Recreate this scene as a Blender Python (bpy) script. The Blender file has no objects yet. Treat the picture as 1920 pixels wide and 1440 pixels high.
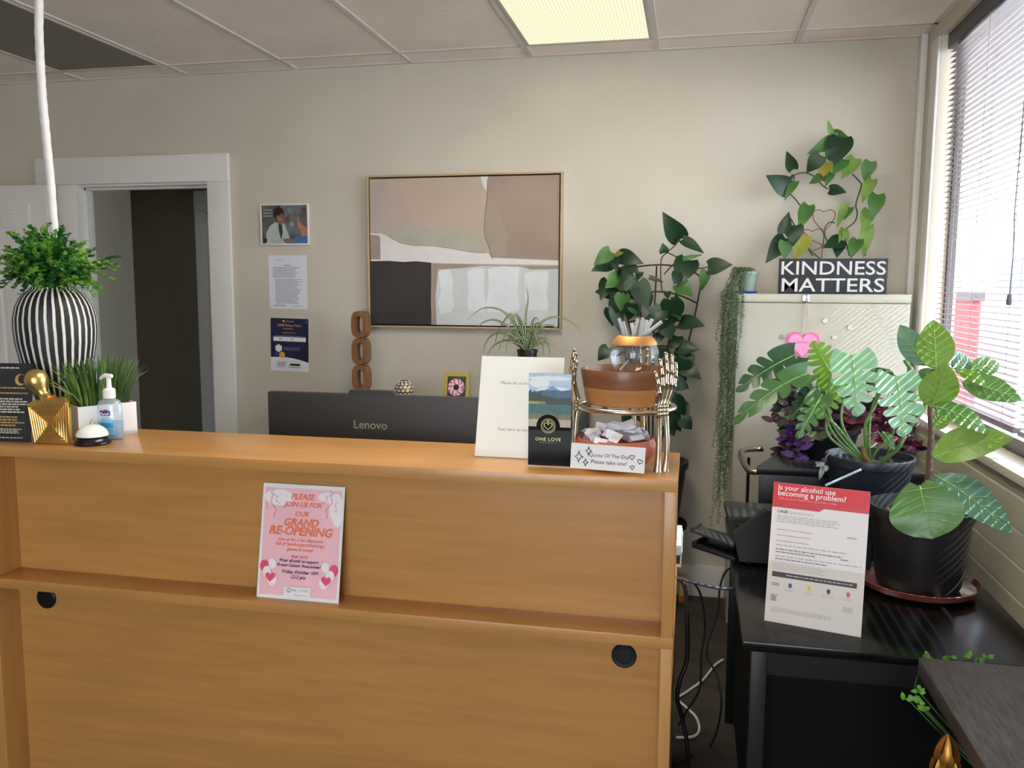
import bpy, bmesh, math, random
from math import sin, cos, pi, sqrt, atan2, radians
from mathutils import Vector as V, Matrix, Quaternion
random.seed(7)
sc = bpy.context.scene
COL = sc.collection

# ------------------------------------------------------------------ camera
FPX, YAW, PITCH, ROLL, EYE = 1580.0, radians(11.99), radians(6.52), radians(0.29), 1.5
_f = V((-sin(YAW)*cos(PITCH), cos(YAW)*cos(PITCH), -sin(PITCH)))
_r = V((cos(YAW), sin(YAW), 0)); _u = _r.cross(_f)
CR = cos(ROLL)*_r + sin(ROLL)*_u; CU = -sin(ROLL)*_r + cos(ROLL)*_u; CF = _f
cam = bpy.data.objects.new('camera', bpy.data.cameras.new('camera')); COL.objects.link(cam)
cam.data.sensor_width = 36; cam.data.lens = 36*FPX/1920; cam.data.clip_start = 0.05; cam.data.clip_end = 200
_m = Matrix((CR, CU, -CF)).transposed().to_4x4(); _m.translation = V((0, 0, EYE)); cam.matrix_world = _m
sc.camera = cam

def ray(x, y): return CF*FPX + CR*(x-960) - CU*(y-720)
def atY(x, y, Y): d = ray(x, y); return V((0, 0, EYE)) + d*(Y/d.y)
def atX(x, y, X): d = ray(x, y); return V((0, 0, EYE)) + d*(X/d.x)
def atZ(x, y, Z): d = ray(x, y); return V((0, 0, EYE)) + d*((Z-EYE)/d.z)
def mpp(p): return ((p-V((0, 0, EYE))).dot(CF))/FPX      # metres per pixel at a point

# ------------------------------------------------------------------ light
sc.view_settings.view_transform = 'Standard'; sc.view_settings.look = 'None'
sc.view_settings.gamma = 1; sc.view_settings.use_curve_mapping = False
sc.view_settings.exposure = 0.40
sc.cycles.use_denoising = True
sc.cycles.max_bounces = 10; sc.cycles.transparent_max_bounces = 16
sc.cycles.sample_clamp_indirect = 6
W = bpy.data.worlds.new('world'); sc.world = W; W.use_nodes = True
nt = W.node_tree; nt.nodes.clear()
tc = nt.nodes.new('ShaderNodeTexCoord'); sx = nt.nodes.new('ShaderNodeSeparateXYZ'); rp = nt.nodes.new('ShaderNodeValToRGB')
bg = nt.nodes.new('ShaderNodeBackground'); wo = nt.nodes.new('ShaderNodeOutputWorld')
mr = nt.nodes.new('ShaderNodeMapRange'); mr.inputs[1].default_value = -0.3; mr.inputs[2].default_value = 0.9
nt.links.new(tc.outputs['Generated'], sx.inputs[0]); nt.links.new(sx.outputs[2], mr.inputs[0])
nt.links.new(mr.outputs[0], rp.inputs[0]); nt.links.new(rp.outputs[0], bg.inputs[0]); nt.links.new(bg.outputs[0], wo.inputs[0])
e = rp.color_ramp.elements; e[0].position = 0.2; e[0].color = (.45, .44, .42, 1); e[1].position = 0.9; e[1].color = (.50, .68, .95, 1)
k = e.new(0.26); k.color = (.93, .96, 1, 1); k = e.new(0.5); k.color = (.72, .85, 1, 1)
SKY = 6.4
bg.inputs[1].default_value = SKY
sun = bpy.data.objects.new('sun', bpy.data.lights.new('sun', 'SUN')); COL.objects.link(sun)
sun.data.energy = 26.0; sun.data.angle = radians(0.5); sun.data.color = (1, .95, .86)
sun.rotation_euler = V((-0.66, 0.04, -0.56)).to_track_quat('-Z', 'Y').to_euler()
def portal(name, loc, rot, sx, sy):
    l = bpy.data.lights.new(name, 'AREA'); l.shape = 'RECTANGLE'; l.size = sx; l.size_y = sy; l.cycles.is_portal = True
    o = bpy.data.objects.new(name, l); COL.objects.link(o); o.location = loc; o.rotation_euler = rot
portal('portal_side', (1.10, 2.80, 1.74), (0, pi/2, 0), 1.52, 2.1)
portal('portal_front', (-.35, -2.62, 1.4), (pi/2, 0, 0), 2.1, 2.2)

# ------------------------------------------------------------------ materials
def lin(c):
    return tuple((x/255/12.92 if x/255 <= .04045 else ((x/255+.055)/1.055)**2.4) for x in c) + (1,)
MATS = {}
def P(name, rgb, rough=.5, metal=0, var=0, vscale=8, bump=0, bscale=60, stretch=None, trans=0, coat=0, emit=0, spec=.5):
    if name in MATS: return MATS[name]
    m = bpy.data.materials.new(name); m.use_nodes = True; n = m.node_tree.nodes; L = m.node_tree.links
    b = n['Principled BSDF']; c = lin(rgb)
    b.inputs['Base Color'].default_value = c; b.inputs['Roughness'].default_value = rough; b.inputs['Metallic'].default_value = metal
    b.inputs['Specular IOR Level'].default_value = spec
    if coat: b.inputs['Coat Weight'].default_value = coat; b.inputs['Coat Roughness'].default_value = .1
    if emit: b.inputs['Emission Color'].default_value = c; b.inputs['Emission Strength'].default_value = emit
    if var or bump:
        t = n.new('ShaderNodeTexCoord'); mp = n.new('ShaderNodeMapping'); L.new(t.outputs['Object'], mp.inputs[0])
        if stretch: mp.inputs['Scale'].default_value = stretch
    if var:
        z = n.new('ShaderNodeTexNoise'); z.inputs['Scale'].default_value = vscale; z.inputs['Detail'].default_value = 5; L.new(mp.outputs[0], z.inputs['Vector'])
        r = n.new('ShaderNodeValToRGB'); L.new(z.outputs['Fac'], r.inputs[0]); q = r.color_ramp.elements
        q[0].position = .3; q[1].position = .7
        q[0].color = tuple(max(0, x*(1-var)) for x in c[:3])+(1,); q[1].color = tuple(min(1, x*(1+var)) for x in c[:3])+(1,)
        L.new(r.outputs[0], b.inputs['Base Color'])
    if bump:
        z2 = n.new('ShaderNodeTexNoise'); z2.inputs['Scale'].default_value = bscale; L.new(mp.outputs[0], z2.inputs['Vector'])
        bp = n.new('ShaderNodeBump'); bp.inputs['Strength'].default_value = bump; bp.inputs['Distance'].default_value = .002
        L.new(z2.outputs['Fac'], bp.inputs['Height']); L.new(bp.outputs[0], b.inputs['Normal'])
    if trans:
        tr = n.new('ShaderNodeBsdfTranslucent'); mx = n.new('ShaderNodeMixShader'); mx.inputs[0].default_value = trans
        src = b.inputs['Base Color'].links[0].from_socket if b.inputs['Base Color'].links else None
        g = n.new('ShaderNodeGamma'); g.inputs[1].default_value = .8
        if src: L.new(src, g.inputs[0])
        else: g.inputs[0].default_value = c
        L.new(g.outputs[0], tr.inputs[0]); L.new(b.outputs[0], mx.inputs[1]); L.new(tr.outputs[0], mx.inputs[2])
        L.new(mx.outputs[0], n['Material Output'].inputs[0])
    MATS[name] = m; return m
def clear(name, rgb=(255, 255, 255), gloss=.12, rough=.03, haze=0):
    """thin clear plastic / pane: see-through with a sheen"""
    if name in MATS: return MATS[name]
    m = bpy.data.materials.new(name); m.use_nodes = True; n = m.node_tree.nodes; L = m.node_tree.links; n.clear()
    t = n.new('ShaderNodeBsdfTransparent'); t.inputs[0].default_value = lin(rgb)
    g = n.new('ShaderNodeBsdfGlossy'); g.inputs['Roughness'].default_value = rough
    lw = n.new('ShaderNodeLayerWeight'); lw.inputs[0].default_value = .25
    ma = n.new('ShaderNodeMath'); ma.operation = 'MULTIPLY_ADD'; ma.inputs[1].default_value = .14; ma.inputs[2].default_value = gloss*.4
    mx = n.new('ShaderNodeMixShader'); o = n.new('ShaderNodeOutputMaterial')
    L.new(lw.outputs['Fresnel'], ma.inputs[0]); L.new(ma.outputs[0], mx.inputs[0]); L.new(t.outputs[0], mx.inputs[1]); L.new(g.outputs[0], mx.inputs[2])
    last = mx.outputs[0]
    if haze:
        d = n.new('ShaderNodeBsdfDiffuse'); d.inputs[0].default_value = lin(rgb); m2 = n.new('ShaderNodeMixShader'); m2.inputs[0].default_value = haze
        L.new(last, m2.inputs[1]); L.new(d.outputs[0], m2.inputs[2]); last = m2.outputs[0]
    L.new(last, o.inputs[0]); MATS[name] = m; return m

# ------------------------------------------------------------------ mesh builder
class M:
    def __init__(s): s.bm = bmesh.new()
    def face(s, pts, mi=0):
        try: f = s.bm.faces.new([s.bm.verts.new(p) for p in pts])
        except ValueError: return None
        f.material_index = mi; return f
    def box(s, a, b, mi=0, bev=0, mat=None):
        a, b = V(a), V(b); lo = V([min(a[i], b[i]) for i in range(3)]); hi = V([max(a[i], b[i]) for i in range(3)])
        c = [V((x, y, z)) for z in (lo.z, hi.z) for y in (lo.y, hi.y) for x in (lo.x, hi.x)]
        return s.hexa(c, mi, bev, mat)
    def hexa(s, c, mi=0, bev=0, mat=None):
        vs = [s.bm.verts.new((mat @ V(p)) if mat else p) for p in c]
        fs = [s.bm.faces.new([vs[i] for i in q]) for q in ((0, 2, 3, 1), (4, 5, 7, 6), (0, 1, 5, 4), (2, 6, 7, 3), (0, 4, 6, 2), (1, 3, 7, 5))]
        for f in fs: f.material_index = mi
        if bev:
            ed = list({e for f in fs for e in f.edges})
            r = bmesh.ops.bevel(s.bm, geom=ed, offset=bev, segments=2, profile=.6, affect='EDGES')
            for f in r['faces']: f.material_index = mi
        return s
    def obox(s, o, ex, ey, ez, mi=0, bev=0):
        o, ex, ey, ez = V(o), V(ex), V(ey), V(ez)
        return s.hexa([o+ex*i+ey*j+ez*k for k in (0, 1) for j in (0, 1) for i in (0, 1)], mi, bev)
    def tube(s, pts, r, seg=8, mi=0, cap=True, flat=1.0):
        pts = [V(p) for p in pts]; n = len(pts)
        rr = r if isinstance(r, (list, tuple)) else [r]*n
        rings = []; up = None
        for i, p in enumerate(pts):
            t = (pts[min(i+1, n-1)]-pts[max(i-1, 0)])
            if t.length < 1e-9: t = V((0, 0, 1))
            t.normalize()
            if up is None: up = V((0, 0, 1)) if abs(t.z) < .9 else V((1, 0, 0))
            a = t.cross(up)
            if a.length < 1e-6: a = t.orthogonal()
            a.normalize(); b = a.cross(t).normalized(); up = b
            rings.append([s.bm.verts.new(p+(a*cos(2*pi*k/seg)+b*sin(2*pi*k/seg)*flat)*rr[i]) for k in range(seg)])
        for i in range(n-1):
            for k in range(seg):
                f = s.bm.faces.new((rings[i][k], rings[i][(k+1) % seg], rings[i+1][(k+1) % seg], rings[i+1][k])); f.material_index = mi
        if cap:
            for q in (rings[0][::-1], rings[-1]):
                f = s.bm.faces.new(q); f.material_index = mi
        return s
    def lathe(s, prof, c=(0, 0, 0), seg=48, mi=0, mis=None, sx=1, sy=1, rot=None):
        c = V(c); rings = []
        for r, z in prof:
            if r < 1e-6: rings.append([s.bm.verts.new(c+(rot @ V((0, 0, z)) if rot else V((0, 0, z))))])
            else:
                ring = []
                for k in range(seg):
                    q = V((r*cos(2*pi*k/seg)*sx, r*sin(2*pi*k/seg)*sy, z)); ring.append(s.bm.verts.new(c+(rot @ q if rot else q)))
                rings.append(ring)
        for i in range(len(rings)-1):
            A, B = rings[i], rings[i+1]
            for k in range(seg):
                k2 = (k+1) % seg
                if len(A) == 1 and len(B) == 1: break
                if len(A) == 1: q = (A[0], B[k2], B[k])
                elif len(B) == 1: q = (A[k], A[k2], B[0])
                else: q = (A[k], A[k2], B[k2], B[k])
                f = s.bm.faces.new(q); f.material_index = mis[i] if mis else mi
        return s
    def ball(s, c, r, mi=0, seg=12, sc3=(1, 1, 1)):
        n = 8; return s.lathe([(sin(pi*i/n)*r if 0 < i < n else 0, -cos(pi*i/n)*r*sc3[2]) for i in range(n+1)], c, seg, mi, sx=sc3[0], sy=sc3[1])
    def prism(s, pts, d, mi=0, mi_side=None):
        """extruded polygon; pts 3D, d extrusion vector"""
        d = V(d); a = [s.bm.verts.new(V(p)) for p in pts]; b = [s.bm.verts.new(V(p)+d) for p in pts]; n = len(pts)
        for q in (a[::-1], b):
            f = s.bm.faces.new(q); f.material_index = mi
        for i in range(n):
            f = s.bm.faces.new((a[i], a[(i+1) % n], b[(i+1) % n], b[i])); f.material_index = mi if mi_side is None else mi_side
        return s
    def leaf(s, base, tip, w, mi=0, nrm=None, arch=.12, cup=.18, shape='heart', n=8, wave=0):
        base, tip = V(base), V(tip); ax = tip-base; L = ax.length
        if L < 1e-6: return s
        t0 = ax/L
        if nrm is None: nrm = V((0, 0, EYE))-base
        if shape == 'monstera': return s.split_leaf(base, tip, w, mi, nrm, arch, cup)
        nrm = V(nrm); nrm = (nrm - t0*nrm.dot(t0))
        if nrm.length < 1e-6: nrm = t0.orthogonal()
        nrm.normalize(); sd = t0.cross(nrm)
        S = (-1, -.55, 0, .55, 1) if shape != 'monstera' else [x/6 for x in range(-6, 7)]
        if shape == 'monstera': n = 22
        rows = []; hs = []; ph = random.random()*6
        for i in range(n+1):
            t = i/n
            if shape == 'heart': h = (sin(pi*min(1, t*.93+.07)**.62))**.85 * (1-.25*t) * 1.08
            elif shape == 'oval': h = sin(pi*t**.85)**.75
            elif shape == 'round': h = max(0, sin(pi*(t*.95+.03)))**.5
            elif shape == 'blade': h = (1-t)**.5*min(1, .5+t*3)
            elif shape == 'fiddle': h = (sin(pi*min(1, t*.96+.04)**1.05))**.6*(.86+.22*t)
            else: h = (sin(pi*min(1, t*.92+.08)**.7))**.6
            h = max(h, .02)
            hs.append(h); row = []
            for x in S:
                back = (-.10*L*(abs(x)**1.5)*max(0, 1-t*3)) if shape in ('heart', 'fiddle') else 0
                p = base+t0*(L*t+back)+sd*(x*h*w/2)+nrm*(arch*L*4*t*(1-t)-arch*L*t*.6 + cup*w/2*h*(abs(x)**1.6) + wave*w*sin(t*9+ph+x*2)*abs(x))
                row.append(s.bm.verts.new(p))
            rows.append(row)
        for i in range(n):
            for j in range(len(S)-1):
                if shape == 'monstera':
                    t = (i+.5)/n; x = abs((S[j]+S[j+1])/2)
                    slit = (x > .42 and (i in (5, 9, 13, 17) or (i in (6, 10, 14) and x > .6))) if j > 5 else (x > .42 and (i in (4, 8, 12, 16) or (i in (5, 9, 13) and x > .6)))
                    hole = .12 < x < .3 and i in (7, 11)
                    if slit or hole: continue
                try: f = s.bm.faces.new((rows[i][j], rows[i][j+1], rows[i+1][j+1], rows[i+1][j])); f.material_index = mi
                except ValueError: pass
        def surf(t, x, up=.0012):
            f = min(max(t, 0), 1)*n; i0 = min(n-1, int(f)); h = hs[i0]+(hs[i0+1]-hs[i0])*(f-i0); back = (-.10*L*(abs(x)**1.5)*max(0, 1-t*3)) if shape in ('heart', 'fiddle') else 0
            return base+t0*(L*t+back)+sd*(x*h*w/2)+nrm*(up+arch*L*4*t*(1-t)-arch*L*t*.6+cup*w/2*h*(abs(x)**1.6)+wave*w*sin(t*9+ph+x*2)*abs(x))
        s.surf = surf
        return s
    def split_leaf(s, base, tip, w, mi, nrm, arch, cup):
        ax = tip-base; L = ax.length; t0 = ax/L; nrm = V(nrm); nrm = (nrm-t0*nrm.dot(t0)).normalized(); sd = t0.cross(nrm); rnd = random.Random(int(L*1e5))
        def pt(t, x):
            t = min(max(t, 0), 1); h = max(.02, (sin(pi*min(1, t*.90+.10)**.72))**.62); a = abs(x); back = -.13*L*(a**1.5)*max(0, 1-t*2.6)
            return base+t0*(L*t+back)+sd*(x*h*w/2)+nrm*(arch*L*4*t*(1-t)-arch*L*t*.6+cup*w/2*h*(a**1.6)+.012*w*sin(t*22+x*3))
        K_ = .20
        def grid(f, na, nb):
            g = [[s.bm.verts.new(f(i/na, j/nb)) for j in range(nb+1)] for i in range(na+1)]
            for i in range(na):
                for j in range(nb):
                    q = s.bm.faces.new((g[i][j], g[i+1][j], g[i+1][j+1], g[i][j+1])); q.material_index = mi
        for sg in (-1, 1):
            grid(lambda a, b: pt(a, sg*K_*b), 18, 3)
            cuts = [0, .30, .48, .65, .82, 1.0]; cuts = [c+(rnd.uniform(-.02, .02) if 0 < c < 1 else 0)+(.03*sg if 0 < c < 1 else 0) for c in cuts]
            for i in range(5):
                lo, hi = cuts[i], cuts[i+1]; g0 = .0 if i == 0 else rnd.choice((.008, .026, .030)); g1 = .0 if i == 4 else g0
                deep = rnd.uniform(.0, .25) if i else 0
                def lobe(a, b, lo=lo, hi=hi, i=i, g0=g0, g1=g1):
                    x = K_+(1-K_)*a; q = max(0, (a-.08)/.92); sw = .07*a*(1 if i else .3)
                    l2 = lo+sw*(1 if i else 0)+g0*q**.35+(0.022*q**6 if i else 0); h2 = hi+sw*(1 if i < 4 else 0)-g1*q**.35-(.026*q**6 if i < 4 else 0)
                    return pt(l2+(h2-l2)*b, sg*x*(1-.05*abs(2*b-1)**3*a))
                grid(lobe, 7, 5)
        return s
    def blade(s, pts, w, mi=0, nrm=None):
        """thin curved strap leaf through points, tapering"""
        pts = [V(p) for p in pts]; n = len(pts); row = None
        for i, p in enumerate(pts):
            t = (pts[min(i+1, n-1)]-pts[max(i-1, 0)]).normalized()
            nn = V(nrm) if nrm else (V((0, 0, EYE))-p)
            sd = t.cross(nn)
            if sd.length < 1e-6: sd = t.orthogonal()
            sd.normalize(); q = i/(n-1); hw = w/2*max(.04, (min(1, q*4+.5))*(1-q**2.2))
            dn = sd.cross(t)*hw*.35
            r = [s.bm.verts.new(p-sd*hw+dn), s.bm.verts.new(p), s.bm.verts.new(p+sd*hw+dn)]
            if row:
                for j in (0, 1):
                    f = s.bm.faces.new((row[j], row[j+1], r[j+1], r[j])); f.material_index = mi
            row = r
        return s
    def add_mesh(s, me, mat, mi=0):
        n0 = len(s.bm.verts); tmp = bmesh.new(); tmp.from_mesh(me); mp = [s.bm.verts.new(mat @ v.co) for v in tmp.verts]
        for f in tmp.faces:
            try: g = s.bm.faces.new([mp[v.index] for v in f.verts]); g.material_index = mi
            except ValueError: pass
        tmp.free(); return s
    def xf(s, mat):
        bmesh.ops.transform(s.bm, matrix=mat, verts=s.bm.verts); return s

ORG = {}
def link(name, me, parent=None):
    o = bpy.data.objects.new(name, me); COL.objects.link(o)
    if parent: o.parent = parent
    return o
def tag(o, label, cat, group=None):
    o['label'] = label; o['category'] = cat
    if group: o['group'] = group
    return o
def thing(name, label, cat, loc, group=None):
    o = link(name, None); o.location = loc; ORG[o.name] = V(loc); o.empty_display_size = .05
    return tag(o, label, cat, group)
def obj(name, m, mats, parent=None, smooth=35, org=None, label=None):
    """one mesh object; vertices are given in world space"""
    if not isinstance(mats, (list, tuple)): mats = [mats]
    base = ORG[parent.name] if parent else V(org if org is not None else (0, 0, 0))
    bmesh.ops.translate(m.bm, verts=m.bm.verts, vec=-base)
    bmesh.ops.recalc_face_normals(m.bm, faces=m.bm.faces)
    me = bpy.data.meshes.new(name); m.bm.to_mesh(me); m.bm.free()
    for x in mats: me.materials.append(x)
    if smooth:
        me.polygons.foreach_set('use_smooth', [True]*len(me.polygons))
        try: me.set_sharp_from_angle(angle=radians(smooth))
        except Exception: pass
    o = link(name, me, parent)
    if not parent: o.location = base
    ORG[o.name] = base
    if label: o['label'] = label
    return o
def struct(name, m, mats, smooth=0):
    o = obj(name, m, mats, smooth=smooth); o['kind'] = 'structure'; return o

_tc = {}
def text_mesh(txt, bold=0, shear=0, spacing=1):
    key = (txt, bold, shear, spacing)
    if key not in _tc:
        c = bpy.data.curves.new('t', 'FONT'); c.body = txt; c.size = 1; c.resolution_u = 3; c.align_x = 'LEFT'; c.offset = bold; c.shear = shear; c.space_character = spacing; c.fill_mode = 'FRONT'
        o = bpy.data.objects.new('t', c); COL.objects.link(o)
        dg = bpy.context.evaluated_depsgraph_get(); me = bpy.data.meshes.new_from_object(o.evaluated_get(dg)); bpy.data.objects.remove(o)
        xs = [v.co.x for v in me.vertices]; ys = [v.co.y for v in me.vertices]
        _tc[key] = (me, min(xs), max(xs), min(ys), max(ys))
    return _tc[key]

class Sheet:
    """flat printed sheet: local x right, y up, z towards the viewer"""
    def __init__(s, w, h, base, th=.0008, corner=0):
        s.w, s.h, s.th = w, h, th; s.m = M(); s.mats = [base]; s.k = 0
        s.m.box((0, 0, -th), (w, h, 0))
    def mi(s, mat):
        if mat not in s.mats: s.mats.append(mat)
        return s.mats.index(mat)
    def z(s): s.k += 1; return .00012+.00006*s.k
    def poly(s, pts, mat, dz=None):
        z = s.z() if dz is None else dz
        s.m.face([V((x*s.w, y*s.h, z)) for x, y in pts], s.mi(mat)); return s
    def rect(s, x0, y0, x1, y1, mat): return s.poly([(x0, y0), (x1, y0), (x1, y1), (x0, y1)], mat)
    def ell(s, x, y, rx, ry, mat, n=28, a0=0, a1=2*pi): return s.poly([(x+rx*cos(a0+(a1-a0)*i/n), y+ry*sin(a0+(a1-a0)*i/n)) for i in range(n if a1-a0 > 6.2 else n+1)], mat)
    def line(s, pts, wd, mat):
        z = s.z(); P2 = [V((x*s.w, y*s.h)) for x, y in pts]; n = len(P2); L = []; R = []
        for i, p in enumerate(P2):
            t = (P2[min(i+1, n-1)]-P2[max(i-1, 0)]); t = t.normalized() if t.length > 1e-9 else V((1, 0)); q = V((-t.y, t.x))*wd/2
            L.append(V((*(p+q), z))); R.append(V((*(p-q), z)))
        for i in range(n-1): s.m.face([L[i], R[i], R[i+1], L[i+1]], s.mi(mat))
        return s
    def ring(s, x, y, r, wd, mat, a0=0, a1=2*pi):
        return s.line([(x+r*cos(a0+(a1-a0)*i/28), y+r*s.w/s.h*sin(a0+(a1-a0)*i/28)) for i in range(29)], wd, mat)
    def dashes(s, x0, y0, x1, y1, rows, mat, seed=1, fill=.55, ragged=.2):
        rnd = random.Random(seed); z = s.z(); dy = (y1-y0)/rows
        for r in range(rows):
            y = y1-dy*(r+.5); x = x0; end = x1-(x1-x0)*ragged*rnd.random()
            while x < end:
                l = min(end-x, (x1-x0)*(.03+.07*rnd.random())); hh = dy*fill*.5
                s.m.face([V((x*s.w, (y-hh)*s.h, z)), V(((x+l)*s.w, (y-hh)*s.h, z)), V(((x+l)*s.w, (y+hh)*s.h, z)), V((x*s.w, (y+hh)*s.h, z))], s.mi(mat)); x += l+(x1-x0)*.014
        return s
    def text(s, txt, x, y, width, mat, height=None, bold=0, shear=0, align='c', rot=0, spacing=1):
        me, a, b, c, d = text_mesh(txt, bold, shear, spacing); k = width*s.w/(b-a); ky = (height*s.h/(d-c)) if height else k
        ox = {'c': (a+b)/2, 'l': a, 'r': b}[align]
        s.m.add_mesh(me, Matrix.Translation((x*s.w, y*s.h, s.z())) @ Matrix.Rotation(rot, 4, 'Z') @ Matrix.Diagonal((k, ky, 1, 1)) @ Matrix.Translation((-ox, -(c+d)/2, 0)), s.mi(mat)); return s
    def heart(s, x, y, r, mat, line=0, rot=0):
        pts = []
        for i in range(32):
            t = 2*pi*i/32; px = 16*sin(t)**3/17; py = (13*cos(t)-5*cos(2*t)-2*cos(3*t)-cos(4*t))/17
            px, py = px*cos(rot)-py*sin(rot), px*sin(rot)+py*cos(rot); pts.append((x+r*px, y+r*s.w/s.h*py))
        return s.line(pts+pts[:1], line, mat) if line else s.poly(pts, mat)
    def star(s, x, y, r, mat, line):
        pts = []
        for i in range(33):
            t = 2*pi*i/32; q = 1/(abs(cos(t))**.55+abs(sin(t))**.55)**(1/.55); pts.append((x+r*q*cos(t), y+1.5*r*s.w/s.h*q*sin(t)))
        return s.line(pts, line, mat)
    def place(s, bl, br, tl):
        bl, br, tl = V(bl), V(br), V(tl); ex = (br-bl).normalized(); ez = ex.cross(tl-bl).normalized(); ey = ez.cross(ex)
        mt = Matrix((ex, ey, ez)).transposed().to_4x4(); mt.translation = bl; s.m.xf(mt); s.ex, s.ey, s.ez, s.o = ex, ey, ez, bl; return s

# shared materials
paint = P('wall_paint', (203, 195, 182), .75, var=.03, vscale=3, bump=.08, bscale=220)
white = P('white_trim_paint', (226, 224, 220), .4, var=.02, vscale=6)
wood = P('beech_laminate', (188, 137, 77), .32, var=.10, vscale=3.2, stretch=(1.1, 4, 14), coat=.15, bump=.03, bscale=90)
woodv = P('beech_laminate_edge', (190, 141, 80), .34, var=.09, vscale=3.2, stretch=(14, 14, 1.1), coat=.15)
blackp = P('black_plastic', (18, 19, 21), .35)
blackm = P('matte_black', (7, 7, 8), .7, spec=.2)
steel = P('chrome', (205, 205, 205), .18, 1)
soil = P('potting_soil', (60, 44, 32), .95, var=.5, vscale=60, bump=.8, bscale=80)
ink = P('black_ink', (30, 30, 34), .6); grey_ink = P('grey_ink', (120, 120, 124), .6); pale_ink = P('pale_grey_ink', (178, 178, 180), .6)
paperw = P('white_paper', (240, 239, 240), .7); acry = clear('clear_acrylic', (254, 255, 255), .0, .05)
gold = P('gold_metal', (232, 198, 122), .3, 1, var=.12, vscale=30, bump=.15, bscale=120)

D, XW, CEIL = 4.11, .964, 2.60
# ------------------------------------------------------------------ room shell
OXL, OXR, OZ = -3.31, -2.518, 2.035
m = M()
m.box((-4.6, D, 0), (OXL-.02, D+.12, CEIL)); m.box((OXR+.02, D, 0), (1.15, D+.12, CEIL)); m.box((OXL-.02, D, OZ+.02), (OXR+.02, D+.12, CEIL))
struct('wall_back', m, paint)
m = M(); m.box((-4.6, -2.7, 0), (-4.45, D+.12, CEIL)); struct('wall_left', m, paint)
m = M(); m.box((-4.6, -2.7, 0), (-1.4, -2.55, CEIL)); m.box((.7, -2.7, 0), (1.15, -2.55, CEIL)); m.box((-1.4, -2.7, 0), (.7, -2.55, .3)); m.box((-1.4, -2.7, 2.5), (.7, -2.55, CEIL))
struct('wall_front', m, paint)
SILL = .975; WY0, WY1, WZ1 = 1.75, 3.86, 2.53  # unseen near end of the window set so the wall blocks direct sun
shp = P('shiplap_paint', (196, 190, 170), .5, var=.03, vscale=5)
m = M()
m.box((XW+.02, -2.7, 0), (1.075, D+.12, SILL-.03), 0)
m.box((XW, WY1, SILL-.03), (1.075, D, CEIL), 0); m.box((XW, -2.7, SILL-.03), (1.075, WY0, CEIL), 0); m.box((XW, WY0, WZ1), (1.075, WY1, CEIL), 0)
struct('wall_right', m, paint)
m = M(); z = .895
while z > -.05:
    lo = max(0, z-.1)
    m.prism([V((x, -2.5, z_)) for x, z_ in ((XW+.021, lo), (XW, lo), (XW, z-.011), (XW+.007, z-.001), (XW+.021, z-.001))], V((0, D-.002+2.5, 0))); z -= .1
m.box((XW, -2.5, .896), (XW+.021, D-.002, SILL-.034), 0, .003)
struct('trim_2', m, shp, 30)                                     # shiplap boards below the window
m = M(); m.box((-4.6, 1.5, -.1), (1.15, D+.12, 0), 0); m.box((-4.6, -2.7, -.1), (1.15, 1.5, 0), 1)
carpet = P('dark_carpet', (62, 56, 50), .95, var=.35, vscale=3, stretch=(1.4, 5, 1), bump=.6, bscale=300)
struct('floor', m, [carpet, P('front_carpet', (92, 86, 80), .9, var=.2, vscale=4)])
tile = P('ceiling_tile', (244, 232, 224), .9, var=.05, vscale=3, bump=.25, bscale=120)
m = M(); m.box((-4.6, -2.7, CEIL), (1.15, D+.12, CEIL+.1)); struct('ceiling', m, tile)
# fissures of the acoustic tile
n = tile.node_tree.nodes; L = tile.node_tree.links
t = n.new('ShaderNodeTexCoord'); mp = n.new('ShaderNodeMapping'); mp.inputs['Scale'].default_value = (9, 26, 1); L.new(t.outputs['Object'], mp.inputs[0])
vz = n.new('ShaderNodeTexNoise'); vz.inputs['Scale'].default_value = 3.0; vz.inputs['Detail'].default_value = 3; L.new(mp.outputs[0], vz.inputs['Vector'])
vr = n.new('ShaderNodeValToRGB'); vr.color_ramp.elements[0].position = .27; vr.color_ramp.elements[1].position = .31; L.new(vz.outputs['Fac'], vr.inputs[0])
vm = n.new('ShaderNodeMixRGB'); vm.blend_type = 'MULTIPLY'; vm.inputs[0].default_value = .35
b = n['Principled BSDF']; src = b.inputs['Base Color'].links[0].from_socket
L.new(src, vm.inputs[1]); L.new(vr.outputs[0], vm.inputs[2]); L.new(vm.outputs[0], b.inputs['Base Color'])
GX = [-4.43+.0, -3.834, -3.234, -2.613, -2.0, -1.389, -.785, -.189, .427]; CY = 3.92
m = M()
for x in GX: m.box((x-.012, -2.5, CEIL-.006), (x+.012, D, CEIL+.002), 0, .001)
for y in (CY, CY-1.22, CY-2.44, CY-3.66, CY-4.88): m.box((-4.45, y-.012, CEIL-.005), (XW, y+.012, CEIL+.002), 0, .001)
m.box((-4.45, D-.02, CEIL-.005), (XW, D, CEIL+.002)); m.box((XW-.02, -2.5, CEIL-.005), (XW, D, CEIL+.002))
struct('trim_1', m, P('ceiling_grid_white', (214, 208, 202), .5))
# baseboard
m = M(); m.box((OXR+.14, D-.016, 0), (XW, D, .155), 0, .004); struct('baseboard_back', m, white, 30)
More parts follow.
